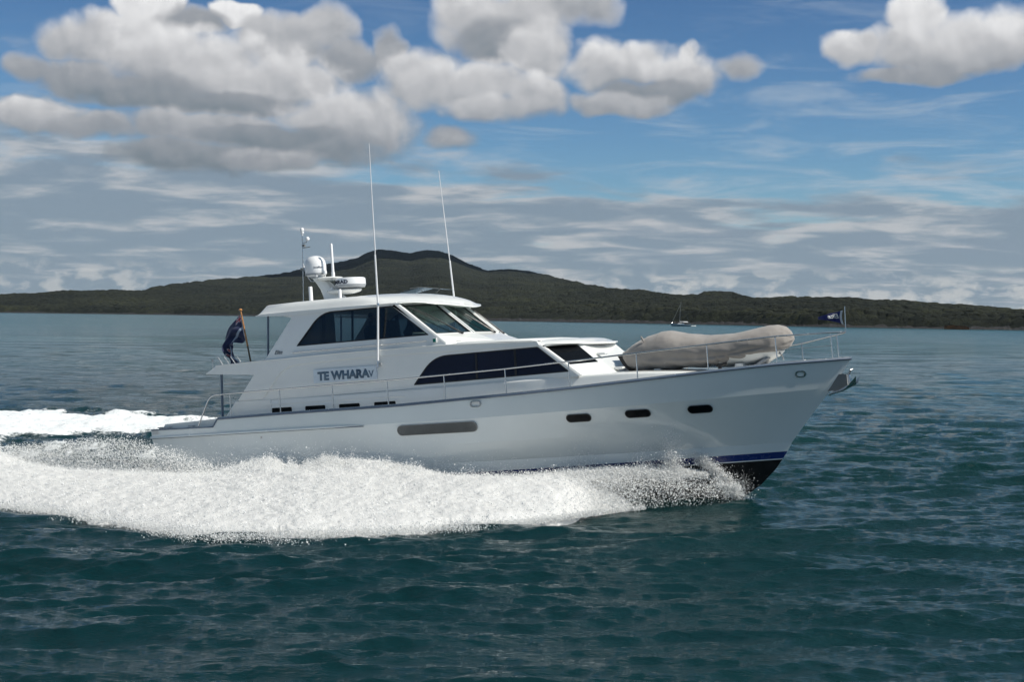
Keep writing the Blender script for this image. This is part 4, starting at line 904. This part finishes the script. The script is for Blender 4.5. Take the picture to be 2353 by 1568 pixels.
# ================================================================== distant sailing yacht
def build_sailboat():
    az = rad(6.78); d = 778; loc = Vector((math.sin(az)*d, math.cos(az)*d, 0))
    S = empty('sailing_yacht', 'small anchored sailing yacht with bare mast off the wooded shore', 'sailing yacht', Matrix.Translation(loc) @ Matrix.Rotation(rad(176), 4, 'Z'))
    hullm = mat('sailboat_hull', (.28, .33, .38), .3); R = []
    for x, w, zt, zb in [(-4.8, 1.15, 1.05, .15), (-3.5, 1.5, 1.05, -.1), (-1, 1.75, 1.1, -.3), (1.5, 1.55, 1.2, -.3), (3.6, .85, 1.35, -.2), (4.8, .3, 1.5, .3), (5.4, .02, 1.6, 1.0)]:
        R.append([(x, -w, zt), (x, -w*.96, zt*.5), (x, -w*.7, 0), (x, 0, zb-.2), (x, w*.7, 0), (x, w*.96, zt*.5), (x, w, zt)])
    g = MB(); g.grid(R); g.grid([[r[0] for r in R], [r[6] for r in R]]); g.F.append((0, 1, 2, 3, 4, 5, 6)); g.build('hull', hullm, S, 50)
    g = MB(); g.prism([(-1.6, 1.1), (-1.5, 1.6), (1.4, 1.62), (2.4, 1.25)], -.95, .95); bevel(g.build('cabin', M['white'], S), .08)
    g = MB(); g.tube([(.95, 0, 1.2), (.75, 0, 7.5), (.35, 0, 13.3)], [.10, .09, .06], 8); g.tube([(.8, 0, 7.0), (.8, .9, 7.1)], .04); g.tube([(.8, 0, 7.0), (.8, -.9, 7.1)], .04); g.build('mast', M['alu'], S)
    g = MB(); g.tube([(.85, 0, 2.5), (-3.3, 0, 2.55)], .16, 8); g.build('boom', M['white'], S)
    g = MB(); g.tube([(5.2, 0, 1.7), (.75, 0, 11.6)], .085, 6); g.build('furled_headsail', mat('pale_sailcloth', (.30, .30, .28), .8), S)
    g = MB(); g.tube([(-4.8, 0, 1.2), (.4, 0, 13.2)], .010, 4); g.tube([(.7, -1.5, 1.2), (.8, -.9, 7.1), (.4, 0, 12)], .010, 4); g.tube([(.7, 1.5, 1.2), (.8, .9, 7.1), (.4, 0, 12)], .010, 4); g.build('rigging', M['steel'], S)
    g = MB(); g.grid([[(x, y, 2.45-.12*y*y-(.25 if x < -3.6 else 0)) for y in np.linspace(-1.2, 1.2, 7)] for x in (-3.7, -3.5, -2.4, -1.3, -.9)]); b = g.build('bimini', M['white'], S); b.modifiers.new('t', 'SOLIDIFY').thickness = .05
    g = MB(); g.tube([(-4.75, -1, 1.05), (-4.75, -1, 1.7), (-4.75, 1, 1.7), (-4.75, 1, 1.05)], .03, 6); g.tube([(4.9, -.2, 1.5), (5.2, 0, 2.1), (4.9, .2, 1.5)], .03, 6); g.build('pushpit', M['steel'], S)
    D = empty('tender', 'pale inflatable tender floating off the stern of the distant sailing yacht', 'tender', Matrix.Translation(loc + Vector((6.4, -.6, 0))))
    g = MB(); g.tube([(-1.2, -.5, .25), (.8, -.5, .3), (1.35, 0, .42), (.8, .5, .3), (-1.2, .5, .25)], .2, 8); g.build('tube', M['white'], D)
    g = MB(); g.box(-1.1, .9, -.45, .45, .1, .2); g.build('floorboard', M['grey'], D); g = MB(); g.box(-1.45, -1.1, -.12, .12, .0, .75); bevel(g.build('outboard_motor', M['black'], D), .05)
build_sailboat()

# ================================================================== island
SIL = [(-30, .45), (-22.84, .50), (-19.8, .561), (-18.23, .66), (-16.64, .74), (-14.52, .842), (-13.37, 1.06), (-12.03, 1.25), (-10.68, 1.383), (-9.32, 1.55), (-8.47, 1.74), (-7.52, 1.97), (-6.74, 2.12), (-6.31, 2.227), (-5.88, 2.44), (-5.36, 2.60), (-4.75, 2.56), (-4.14, 2.46), (-3.44, 2.59), (-2.92, 2.55), (-2.39, 2.363), (-1.78, 2.072), (-.99, 1.77), (-.55, 1.85), (-.2, 1.90), (.41, 1.83), (1.46, 1.65), (2.34, 1.40), (3.91, 1.16), (5.65, 1.01), (6.43, .94), (7.38, .91), (7.81, .99), (8.76, 1.0), (9.78, .87), (11.65, .79), (13.32, .79), (14.14, .70), (15.78, .71), (17.39, .65), (18.34, .55), (18.97, .44), (19.8, .34), (21.3, .2), (23.5, .1), (26, .0)]
SHORE = [(-30, 2300), (-22.84, 2250), (-19.8, 2150), (-13.37, 2050), (-6.57, 1605), (-1.34, 1200), (6.61, 1040), (12.48, 900), (19.8, 850), (23.54, 816), (30, 800)]
def forest_mat():
    m = bpy.data.materials.new('forest_canopy'); m.use_nodes = True; T = NT(m.node_tree); b = T.n['Principled BSDF']
    a = T.new('ShaderNodeAttribute'); a.attribute_name = 'tone'; geo = T.new('ShaderNodeNewGeometry')
    n = T.noise(geo.outputs['Position'], .35, 5, .65); nb = T.noise(geo.outputs['Position'], .006, 4, .55)
    v = T.m('ADD', T.m('MULTIPLY', a.outputs['Fac'], .55), T.m('ADD', T.m('MULTIPLY', n, .35), T.m('MULTIPLY_ADD', nb, .9, -.45)))
    T.l.new(T.ramp(v, [(.15, (.009, .012, .010)), (.45, (.020, .023, .017)), (.7, (.033, .037, .022)), (.95, (.056, .049, .034))]), b.inputs['Base Color'])
    b.inputs['Roughness'].default_value = .9; b.inputs['Specular IOR Level'].default_value = .1
    bp = T.new('ShaderNodeBump'); bp.inputs['Strength'].default_value = 1.0; bp.inputs['Distance'].default_value = 1.2; T.l.new(T.noise(geo.outputs['Position'], .8, 5, .7), bp.inputs['Height']); T.l.new(bp.outputs[0], b.inputs['Normal'])
    return m
def rock_mat():
    m = bpy.data.materials.new('lava_rock'); m.use_nodes = True; T = NT(m.node_tree); b = T.n['Principled BSDF']; geo = T.new('ShaderNodeNewGeometry')
    n = T.noise(geo.outputs['Position'], .5, 6, .7)
    T.l.new(T.ramp(n, [(.3, (.007, .007, .008)), (.65, (.016, .015, .015)), (.9, (.07, .065, .06))]), b.inputs['Base Color']); b.inputs['Roughness'].default_value = .9; return m
def ground_z(A, R):
    e = np.radians(np.interp(A, [s[0] for s in SIL], [s[1] for s in SIL])); r0 = np.interp(A, [s[0] for s in SHORE], [s[1] for s in SHORE])
    big = sm(.75, 2.0, np.degrees(e)); rc = r0 + 520 + 2700*big
    H = np.maximum(2.5, np.tan(e)*rc + 4.5 - 6.0); q = (R-r0)/(rc-r0)
    up = 2.2*sm(0, .03, q) + (H-2.2)*np.clip(q, 0, 1)**(1.25-.1*big)
    dn = np.where(q > 1, np.exp(-((q-1)*1.3)**2), 1)
    return np.where(q < 0, -3+0*q, up*dn), q, r0, rc
def build_island():
    az = np.concatenate([np.arange(-34, -21.5, .12), np.arange(-21.5, 21.5, .030), np.arange(21.5, 34, .12)]); nr = 400
    t = np.linspace(0, 1, nr); tt = .35*t + .65*t**2.4
    A, Tt = np.meshgrid(az, tt, indexing='ij'); r0 = np.interp(A, [s[0] for s in SHORE], [s[1] for s in SHORE])
    _, _, _, rc = ground_z(A, r0); R = r0 + 6 + (rc*1.12-r0)*Tt
    wob = 22*(fbm(A*6, A*0+3, 4)-.5)
    Gz, q, _, _ = ground_z(A, R); X = R*np.sin(np.radians(A)); Y = R*np.cos(np.radians(A))
    # crowns: domes on a jittered lattice
    def crowns(cell, seed):
        u = X/cell; v = Y/cell; iu = np.floor(u).astype(int); iv = np.floor(v).astype(int); best = np.full(X.shape, 9.0); tone = np.zeros(X.shape); hh = np.zeros(X.shape)
        rg = np.random.default_rng(seed); tab = rg.random((4, 128, 128))
        for a in (-1, 0, 1):
            for b in (-1, 0, 1):
                ca = iu+a; cb = iv+b; k = (ca & 127, cb & 127); px = ca+.15+.7*tab[0][k]; py = cb+.15+.7*tab[1][k]; d = (u-px)**2+(v-py)**2 - .25*tab[3][k]
                s = d < best; best = np.where(s, d, best); tone = np.where(s, tab[2][k], tone); hh = np.where(s, tab[3][k], hh)
        return np.clip(1-best*1.15, 0, 1)**.6, tone, hh
    c1, t1, h1 = crowns(5.5, 5); c2, t2, h2 = crowns(3.2, 8)
    big = fbm(X/60, Y/60, 5)
    lush = sm(.004, .05, q + .02*(fbm(X/25, Y/25, 3)-.5))
    Z = Gz + lush*((1.6+4.0*big) + 2.3*c1*(.5+.9*h1) + .7*c2 + 5.5*(big-.5)) + (1-lush)*(.8*fbm(X/6, Y/6, 4)-.6)
    relief = sm(.5, 1, q)*0 + 1
    Z += (fbm(X/240, Y/240, 4)-.5)*12*sm(.05, .4, q)*(1-sm(.72, .98, q))*sm(1200, 3500, R)
    Z = np.where(q < .0005, -1.5, Z)
    tone = np.clip(.5*t1+.2*t2+.3*big + .25*(fbm(X/180, Y/180, 4)-.5), 0, 1)*(.55+.45*c1)
    o = np_mesh('forest', np.stack([X, Y, Z], -1).reshape(-1, 3), quads(*X.shape), forest_mat(), {'tone': tone.ravel()}, True)
    tag(o, 'dark olive bush covering the volcanic island', 'forest', 'stuff')
    az2 = np.arange(-34, 34, .12); A, Tt = np.meshgrid(az2, np.linspace(0, 1, 70)**2, indexing='ij'); r0 = np.interp(A, [s[0] for s in SHORE], [s[1] for s in SHORE]); _, _, _, rc = ground_z(A, r0)
    R = r0 - 8 + (rc*1.4-r0)*Tt; Gz, q, _, _ = ground_z(A, R); X = R*np.sin(np.radians(A)); Y = R*np.cos(np.radians(A))
    Z = np.where(q > 0, Gz*.93 - 2, -2.0) + 1.2*(fbm(X/9, Y/9, 4)-.3)*(q < .03)
    o = np_mesh('island', np.stack([X, Y, Z], -1).reshape(-1, 3), quads(*X.shape), rock_mat()); tag(o, None, None, 'structure')
    # black lava shore: jagged band
    az3 = np.arange(-26, 26, .035); A, Tt = np.meshgrid(az3, np.linspace(0, 1, 14), indexing='ij'); r0 = np.interp(A, [s[0] for s in SHORE], [s[1] for s in SHORE])
    R = r0 - 4 + 26*Tt + 5*(fbm(A*5, A*0, 4)-.5); X = R*np.sin(np.radians(A)); Y = R*np.cos(np.radians(A)); prof = np.sin(np.clip(Tt*1.4, 0, 1)*PI/2)
    Z = -.6 + prof*(1.2+2.8*fbm(X/5, Y/5, 5)); o = np_mesh('rocky_shore', np.stack([X, Y, Z], -1).reshape(-1, 3), quads(*X.shape), rock_mat(), None, False); tag(o, None, None, 'structure')
    # rust coloured retaining wall at the water's edge
    a = rad(17.35); d = 842; W = empty('sea_wall', 'low rust orange wall at the foot of the far right shore', 'sea wall', Matrix.Translation((math.sin(a)*d, math.cos(a)*d, 0)) @ Matrix.Rotation(-a, 4, 'Z'))
    rust = mat('rusty_iron', (.22, .085, .035), .9, var=.4, vscale=.6)
    g = MB(); g.prism([(-6.8, -.4), (-6.5, 1.9), (-2, 2.2), (5, 1.8), (6.8, 1.1), (6.9, -.4)], -.4, .4); g.build('panel', rust, W)
    g = MB()
    for x in np.linspace(-6.2, 6.0, 9): g.box(x-.12, x+.12, -.62, -.41, -.4, 1.3 if x > 5 else 2.0)
    g.build('pile', rust, W); g = MB(); g.prism([(-6.6, 1.92), (-2, 2.22), (5, 1.82), (6.7, 1.14), (6.7, 1.24), (5, 1.97), (-2, 2.38), (-6.6, 2.08)], -.55, .5); g.build('coping', rust, W)
build_island()
def build_shadow_cloud():          # unseen cloud added above the frame so its shadow darkens the summit
    g = np.random.default_rng(4); t = np.linspace(0, 2*PI, 96, endpoint=False); rows = []
    for a in np.linspace(-PI/2, PI/2, 40):
        c = math.cos(a); r = 1 + .55*(fbm(np.cos(t)*1.6+5+a, np.sin(t)*1.6+9, 5, .55)-.5)
        X = 680*c*np.cos(t)*r; Y = 760*c*np.sin(t)*r; Z = (150 if a > 0 else 60)*math.sin(a) + 60*(fbm(X/150+3, Y/150+8, 4)-.5)*c
        rows.append(np.stack([1245+X, 4080+Y, 1900+Z], -1))
    m = mat('cloud_white', (.85, .86, .88), .95); P = np.array(rows)
    o = np_mesh('shadow_cloud', P.reshape(-1, 3), quads(*P.shape[:2], wrap=True), m); tag(o, None, None, 'structure')
build_shadow_cloud()

# ================================================================== sea
# foam carpet along the starboard side: inner crest (world x, y, height) and outer edge (world x, y)
YW = Matrix.Rotation(rad(-24), 3, 'Z')
IN = [(-19, -6.3, .3), (-14.31, -4.96, .66), (-13.29, -4.72, .60), (-12.52, -4.54, .29), (-11.39, -4.27, .15), (-9.54, -3.82, .15), (-8.33, -3.52, .16), (-7.14, -3.22, .19), (-6.39, -3.10, .48), (-5.57, -3.1, .65), (-5.02, -3.1, .49), (-4.62, -3.1, .46), (-3.96, -3.1, .75), (-3.44, -3.1, .75), (-2.29, -3.1, .77), (-1.29, -3.1, .66), (-.19, -3.1, .47), (1.12, -3.05, .54), (2.83, -2.85, .76), (3.94, -2.45, .88), (5.02, -1.95, .80), (6.07, -1.35, .62), (6.6, -.9, .2)]
OUT_ = [(-14, -9.4), (-9.28, -9.98), (-8.34, -9.87), (-7.3, -9.95), (-6.25, -10.09), (-5.2, -10.3), (-4.05, -10.59), (-3.0, -10.85), (-2.03, -11.05), (-1.4, -10.9), (-.76, -10.62), (-.2, -10.3), (.33, -9.89), (.85, -9.4), (1.32, -8.95), (1.92, -8.15), (2.59, -7.43), (3.2, -6.52), (3.76, -5.38), (4.22, -4.41), (4.6, -3.45), (5.5, -2.2), (6.4, -1.0)]
IN = np.array(IN); OUT_ = np.array(OUT_)
def carpet(u, v):
    """u along the band 0..1, v from the crest (0) to the outer edge (1), negative towards the hull"""
    k = np.linspace(0, 1, len(IN)); ix = np.interp(u, k, IN[:, 0]); iy = np.interp(u, k, IN[:, 1]); iz = np.interp(u, k, IN[:, 2])
    ox = np.interp(u, k, OUT_[:, 0]); oy = np.interp(u, k, OUT_[:, 1])
    zs_ = np.convolve(np.pad(IN[:, 2], 3, 'edge'), np.ones(7)/7, 'valid')*.95; iz = iz + (np.interp(u, k, zs_)-iz)*sm(.0, .28, v)
    x = ix + (ox-ix)*v; y = iy + (oy-iy)*v; vv = np.clip(v, 0, 1)
    z = (iz-.10)*(1-vv**1.2) + .10*np.sin(np.clip(vv*1.02, 0, 1)*PI)**.7 + .10
    z = z*sm(1.03, .93, v); z = np.where(v < 0, iz*(1-(v/-.12)**2), z)
    X = x*math.cos(rad(24)) + y*math.sin(rad(24)); Y = -x*math.sin(rad(24)) + y*math.cos(rad(24)) + 38
    return X, Y, z
def hullfoot(x): return 0
def sea_foam(X, Y):
    f = np.zeros_like(X)
    # port side wake
    P = np.array([(-60, 70), (-22.4, 64), (-16.6, 62.6), (-13.2, 60.0), (-10.5, 57), (-11.5, 52.5), (-13.8, 50.6), (-17.1, 48.0), (-24, 45), (-60, 40)])
    cy = np.interp(X, [-60, -22.4, -16.6, -13, -10], [56, 55.3, 56, 55.5, 54.5]); hw = np.interp(X, [-60, -22.4, -16.6, -13, -9.5, -7], [12, 8.3, 6.8, 4.8, 2.0, 0])
    n = fbm(X*.9+3, Y*.45, 5, .6); d = (hw-np.abs(Y-cy)*np.where(Y < cy, .68, 1.0))/2.6
    f = np.maximum(f, np.clip(d+ (n-.5)*3.2, 0, 1)*(hw > .2))
    # turbulent wake right behind the stern
    lx = (X)*math.cos(rad(24)) - (Y-38)*math.sin(rad(24)); ly = (X)*math.sin(rad(24)) + (Y-38)*math.cos(rad(24))
    st = sm(-9.0, -9.9, lx)*sm(3.6, 2.0, np.abs(ly))
    f = np.maximum(f, np.clip(st*.62 + (fbm(X*1.6, Y*.5, 6, .65)-.62)*3.0*st, 0, .75))
    # scattered bubbles outside the carpet edge
    return f
def water_mat():
    m = bpy.data.materials.new('sea_water'); m.use_nodes = True; T = NT(m.node_tree); b = T.n['Principled BSDF']
    geo = T.new('ShaderNodeNewGeometry'); pos = geo.outputs['Position']; sp = T.new('ShaderNodeSeparateXYZ'); T.l.new(pos, sp.inputs[0])
    dist = T.m('SQRT', T.m('ADD', T.m('POWER', sp.outputs[0], 2.0), T.m('POWER', sp.outputs[1], 2.0)))
    at = T.new('ShaderNodeAttribute'); at.attribute_name = 'foam'
    patch = T.noise(pos, .012, 4, .5)
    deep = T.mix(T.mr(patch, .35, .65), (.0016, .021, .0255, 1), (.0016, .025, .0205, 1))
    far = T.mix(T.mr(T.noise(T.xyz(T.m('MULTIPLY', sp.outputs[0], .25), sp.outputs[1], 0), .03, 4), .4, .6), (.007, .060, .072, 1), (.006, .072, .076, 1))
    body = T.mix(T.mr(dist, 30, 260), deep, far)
    fn = T.noise(pos, 6.0, 6, .7); fo = T.mr(T.m('ADD', at.outputs['Fac'], T.m('MULTIPLY_ADD', fn, 1.6, -.9)), .30, .85)
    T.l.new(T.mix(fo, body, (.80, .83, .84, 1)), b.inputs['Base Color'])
    T.l.new(T.m('ADD', T.mr(dist, 25, 600, .045, .16), T.m('MULTIPLY', fo, .6)), b.inputs['Roughness']); b.inputs['IOR'].default_value = 1.333; gust = T.noise(T.xyz(T.m('MULTIPLY', sp.outputs[0], .35), sp.outputs[1], 0), .045, 5, .6); T.l.new(T.m('MULTIPLY', T.mr(dist, 60, 900, .5, .30), T.mr(gust, .34, .66, .72, 1.2)), b.inputs['Specular IOR Level'])
    mp = T.new('ShaderNodeMapping'); T.l.new(pos, mp.inputs[0]); mp.inputs['Rotation'].default_value = (0, 0, rad(7)); mp.inputs['Scale'].default_value = (.45, 1, 1)
    h1 = T.noise(mp.outputs[0], 8.0, 5, .65, .3); h2 = T.noise(mp.outputs[0], 1.1, 4, .55, .2); h3 = T.noise(mp.outputs[0], .22, 4, .55)
    b1 = T.new('ShaderNodeBump'); b1.inputs['Distance'].default_value = .05; T.put(b1.inputs['Strength'], T.mr(dist, 15, 90, .85, .9)); T.l.new(h1, b1.inputs['Height'])
    b2 = T.new('ShaderNodeBump'); b2.inputs['Distance'].default_value = .35; T.put(b2.inputs['Strength'], T.mr(dist, 30, 130, .2, 1.0)); T.l.new(h2, b2.inputs['Height']); T.l.new(b1.outputs[0], b2.inputs['Normal'])
    b3 = T.new('ShaderNodeBump'); b3.inputs['Distance'].default_value = 1.6; T.put(b3.inputs['Strength'], T.mr(dist, 90, 500, .0, 1.0)); T.l.new(h3, b3.inputs['Height']); T.l.new(b2.outputs[0], b3.inputs['Normal'])
    T.l.new(b3.outputs[0], b.inputs['Normal'])
    return m
def build_sea():
    step = []; r = 5.0
    while r < 600: step.append(r); r += max(.055, min(r*r/6400*.42, r*.012))
    while r < 40000: step.append(r); r *= 1.035
    rr = np.array([.5, 2.0, 3.5] + step)
    az = np.radians(np.concatenate([np.arange(-27, 27, .062), np.arange(27, 333, 1.5)]))
    R, A = np.meshgrid(rr, az, indexing='ij'); X = R*np.sin(A); Y = R*np.cos(A); DR = np.gradient(rr)[:, None] + 0*A; DA = R*np.where((A > rad(27)), .026, .00108)
    res = np.maximum(DR, DA); Z = np.zeros_like(X); dX = np.zeros_like(X); dY = np.zeros_like(X)
    rg = np.random.default_rng(21)
    lam = np.exp(np.concatenate([rg.uniform(math.log(.22), math.log(7.0), 150), rg.uniform(math.log(6.), math.log(16.0), 16)]))
    near = R < 700; Xn, Yn, rn = X[near], Y[near], res[near]; zn = np.zeros_like(Xn); dxn = zn.copy(); dyn = zn.copy()
    gust = .55 + .9*fbm(Xn*.05, Yn*.09, 3)
    for L in lam:
        th = rad(97 if L < 2.5 else 80) + rg.normal(0, .30 if L < 2.5 else .42); k = 2*PI/L; kx, ky = k*math.cos(th), k*math.sin(th); a = .0042*L*(1.65 if L < 1.5 else .60 if L < 4 else .34 if L < 7 else .22)
        at = a*sm(2.0, 4, L/rn)*(gust if L < 2.0 else 1)
        ph = kx*Xn+ky*Yn+rg.uniform(0, 2*PI); zn += at*np.cos(ph); s_ = -at*np.sin(ph)*.9; dxn += s_*math.cos(th); dyn += s_*math.sin(th)
    # diverging wake waves to starboard
    lx = Xn*math.cos(rad(24)) - (Yn-38)*math.sin(rad(24)); ly = Xn*math.sin(rad(24)) + (Yn-38)*math.cos(rad(24))
    for c, a, L in ((0, .06, 2.6), (1.1, .035, 1.7)):
        ph = 2*PI/L*(lx*.34 - ly*.94) + c*7; zn += a*np.cos(ph)*np.exp(-((ly+15)/7)**2)*sm(9, 2, lx)*sm(-30, -8, lx)
    Z[near] = zn; dX[near] = dxn; dY[near] = dyn
    foam = sea_foam(X, Y)
    Z += foam*(.10+.22*(fbm(X*1.2, Y*1.2, 4)-.35))*(R < 200)
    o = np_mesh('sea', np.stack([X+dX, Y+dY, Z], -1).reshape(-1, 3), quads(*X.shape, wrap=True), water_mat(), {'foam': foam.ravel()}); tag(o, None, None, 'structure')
build_sea()

# ================================================================== spray and foam
def foam_mat(name='white_foam', half=.38):
    m = bpy.data.materials.new(name); m.use_nodes = True; T = NT(m.node_tree); T.n.clear(); o = T.new('ShaderNodeOutputMaterial')
    d = T.new('ShaderNodeBsdfDiffuse'); t = T.new('ShaderNodeBsdfTranslucent'); mx = T.new('ShaderNodeMixShader'); mx.inputs[0].default_value = half
    for n in (d, t): n.inputs[0].default_value = (.97, .975, .97, 1)
    T.l.new(d.outputs[0], mx.inputs[1]); T.l.new(t.outputs[0], mx.inputs[2])
    geo = T.new('ShaderNodeNewGeometry'); bp = T.new('ShaderNodeBump'); bp.inputs['Strength'].default_value = .8; bp.inputs['Distance'].default_value = .05
    T.l.new(T.noise(geo.outputs['Position'], 9, 6, .7), bp.inputs['Height']); T.l.new(bp.outputs[0], d.inputs['Normal'])
    T.l.new(mx.outputs[0], o.inputs[0]); return m
FOAM = foam_mat(); DROPS = foam_mat('white_spray', .5)
def lumpy(U, X, Y): return .15*(fbm(X*1.1+5, Y*1.1, 6, .6)-.55) + .06*(fbm(X*5, Y*5, 4)-.5)
def build_foam():
    u = np.linspace(0, 1, 620); v = np.concatenate([[-.12, -.08, -.04], np.linspace(0, 1.05, 150)]); U, V = np.meshgrid(u, v, indexing='ij')
    edge = .10*(fbm(U*38, V*2, 5, .6)-.5)*2
    X, Y, Z = carpet(U, np.where(V > .8, V+edge*(V-.8)/.25, V)); Z = Z + lumpy(U, X, Y)*sm(-.12, .05, V)*1.1
    Z = np.where(V > .97, Z*sm(1.05, .97, V)-.12*sm(.97, 1.05, V), Z)
    Z = Z - 1.2*sm(.80, .92, U)*(1-.0*V)       # forward of here it is loose spray only
    o = np_mesh('bow_wave', np.stack([X, Y, Z], -1).reshape(-1, 3), quads(*X.shape), FOAM); tag(o, 'thick white foam of the bow wave along the yacht', 'bow wave', 'stuff')
def tets(P, r):
    n = len(P); base = np.array([(1, 1, 1), (1, -1, -1), (-1, 1, -1), (-1, -1, 1)], float)/math.sqrt(3)
    ang = RNG.uniform(0, 2*PI, (n, 2)); c, s = np.cos(ang[:, 0]), np.sin(ang[:, 0]); b = base[None].repeat(n, 0)
    x = b[..., 0]*c[:, None]-b[..., 1]*s[:, None]; y = b[..., 0]*s[:, None]+b[..., 1]*c[:, None]; z = b[..., 2]; c, s = np.cos(ang[:, 1])[:, None], np.sin(ang[:, 1])[:, None]
    y, z = y*c-z*s, y*s+z*c; co = np.stack([x, y, z], -1)*r[:, None, None]*1.5 + P[:, None]
    f = np.array([(0, 1, 2), (0, 3, 1), (0, 2, 3), (1, 3, 2)]); F = (np.arange(n)[:, None, None]*4 + f[None]).reshape(-1, 3)
    return co.reshape(-1, 3), F
def yawed(x, y): return x*math.cos(rad(24)) + y*math.sin(rad(24)), -x*math.sin(rad(24)) + y*math.cos(rad(24)) + 38
def build_spray():
    P = []; R = []
    def put(X, Y, Z, r): P.append(np.stack([X, Y, Z], -1)); R.append(r)
    def size(n, m=.012): return np.clip(np.exp(RNG.normal(math.log(m*.48), .55, n)), .0025, .022)
    # skin of the carpet
    n = 42000; u = RNG.random(n)**.9; v = RNG.random(n)*1.03-.03; X, Y, Z = carpet(u, v)
    put(X+RNG.normal(0, .03, n), Y+RNG.normal(0, .03, n), np.maximum(Z, 0)+RNG.exponential(.022, n)+lumpy(u, X, Y), size(n, .011))
    # feathered crest
    n = 110000; u = RNG.random(n)*.93; v = np.abs(RNG.normal(0, .10, n)); X, Y, Z = carpet(u, v)
    tall = .02+.09*fbm(u*60, u*0, 4); put(X, Y, Z-.05+RNG.exponential(1, n)*tall*.65, size(n, .010))
    # outer edge splashes
    n = 75000; u = RNG.random(n)*.92; v = 1+RNG.normal(0, .05, n)+.05*(fbm(u*70, u*0+2, 4)-.5); X, Y, Z = carpet(u, v); put(X, Y, np.abs(RNG.normal(.02, .06, n)), size(n, .010))
    # forward sheet of spray, loose over the dark bottom
    n = 210000; t = RNG.random(n); x = 1.5+4.9*t**.85; w = bsx(x); top = .80-.10*(x-4)**2*.1
    lat = RNG.random(n)**1.0; reach = np.interp(x, [1.5, 3, 4.2, 5, 6, 6.5], [4.6, 3.8, 2.4, 1.4, .6, .15])
    y = -(w+.12) - lat*reach; z = (np.interp(x, [1.5, 3, 5, 6.0, 6.5], [.45, .60, .66, .5, .2]))*(1-lat**1.2) + RNG.normal(0, .10, n)*(1-.6*lat) ; keep = (z > -.02) & (RNG.random(n) < np.interp(x, [1.5, 2.6, 3.6, 4.6, 5.6, 6.2], [1, .7, .32, .11, .04, .02])*(1-.65*lat*sm(3.0, 5, x)))
    X, Y = yawed(x, y); put(X[keep], Y[keep], z[keep], size(n, .0095)[keep])
    # dense ribbon
    n = 70000; x = RNG.uniform(2.2, 5.75, n)**1.0; y = -(bsx(x)+.15+np.abs(RNG.normal(0, .12, n))); z = np.interp(x, [2.2, 3.5, 5, 6.2], [.52, .66, .76, .66]) + RNG.normal(0, 1, n)*np.interp(x, [2.2, 4.5, 5.75], [.10, .07, .035]) - .05; X, Y = yawed(x, y); put(X, Y, z, size(n, .012))
    # curl thrown up at the stem
    n = 9000; t = RNG.random(n); x = 6.42-.95*t+RNG.normal(0, .10, n); z = .12+.98*t**.8+RNG.normal(0, .08, n); y = -(bsx(x)*.8+.25)-RNG.random(n)*.2; X, Y = yawed(x, y); put(X, Y, z, size(n, .010))
    n = 2500; x = RNG.normal(6.35, .2, n); z = .30+RNG.normal(0, .2, n); y = -(np.maximum(bsx(x), 0)*.8+.3); X, Y = yawed(x, y); put(X, Y, np.abs(z), size(n, .008))
    # plumes against the topsides
    for cx, hh, sp, nn in ((4.95, 1.0, .14, 6000), (4.3, .55, .18, 2500), (2.9, .55, .25, 2500), (.9, .4, .8, 2500), (-1.5, .5, 1.2, 4500), (-5, .5, 1.6, 5000)):
        e = RNG.exponential(.33, nn)*hh; x = cx+RNG.normal(0, sp, nn)-.08*e; z = np.interp(cx, [-6, -2, 1, 3, 5], [.4, .5, .4, .6, .75])+e; y = -(bsx(x)+.25+RNG.random(nn)*.3); X, Y = yawed(x, y); put(X, Y, z, size(nn, .0085))
    # fan of fine drops off the quarter
    n = 55000; t = RNG.random(n); x = -6.4-7.0*t**.8; top = np.interp(x, [-14, -12, -10.3, -9.5, -8.4, -7.4, -6.4], [.65, .8, 1.05, 1.0, .8, .5, .2]); z = top*RNG.random(n)**1.3+RNG.normal(0, .05, n); y = -(2.75+.5*RNG.random(n)+.16*(-6.4-x)+.6*RNG.random(n)); X, Y = yawed(x, y); k = z > 0; put(X[k], Y[k], z[k], size(n, .010)[k])
    P = np.concatenate(P); R = np.concatenate(R); co, F = tets(P, R)
    o = np_mesh('spray', co, F, DROPS, None, False); tag(o, 'fine white spray drops flying off the bow wave', 'spray', 'stuff')
def bsx(x): return np.where(x < -1.6, 2.45, 2.45*(1-np.clip((x+1.6)/(7.5+1.6), 0, 1)**1.5))
build_foam(); build_spray()

# ================================================================== air
USE_HAZE = True
if USE_HAZE:
    g = MB(); g.box(-9000, 9000, -400, 9000, -2.6, 420); hz = g.build('haze', None, None, 0); m = bpy.data.materials.new('haze'); m.use_nodes = True; T = NT(m.node_tree); T.n.clear()
    o = T.new('ShaderNodeOutputMaterial'); v = T.new('ShaderNodeVolumePrincipled'); v.inputs['Color'].default_value = (.62, .78, 1, 1); v.inputs['Density'].default_value = 1.3e-5; v.inputs['Anisotropy'].default_value = .2
    T.l.new(v.outputs[0], o.inputs['Volume']); hz.data.materials.append(m); hz['kind'] = 'stuff'
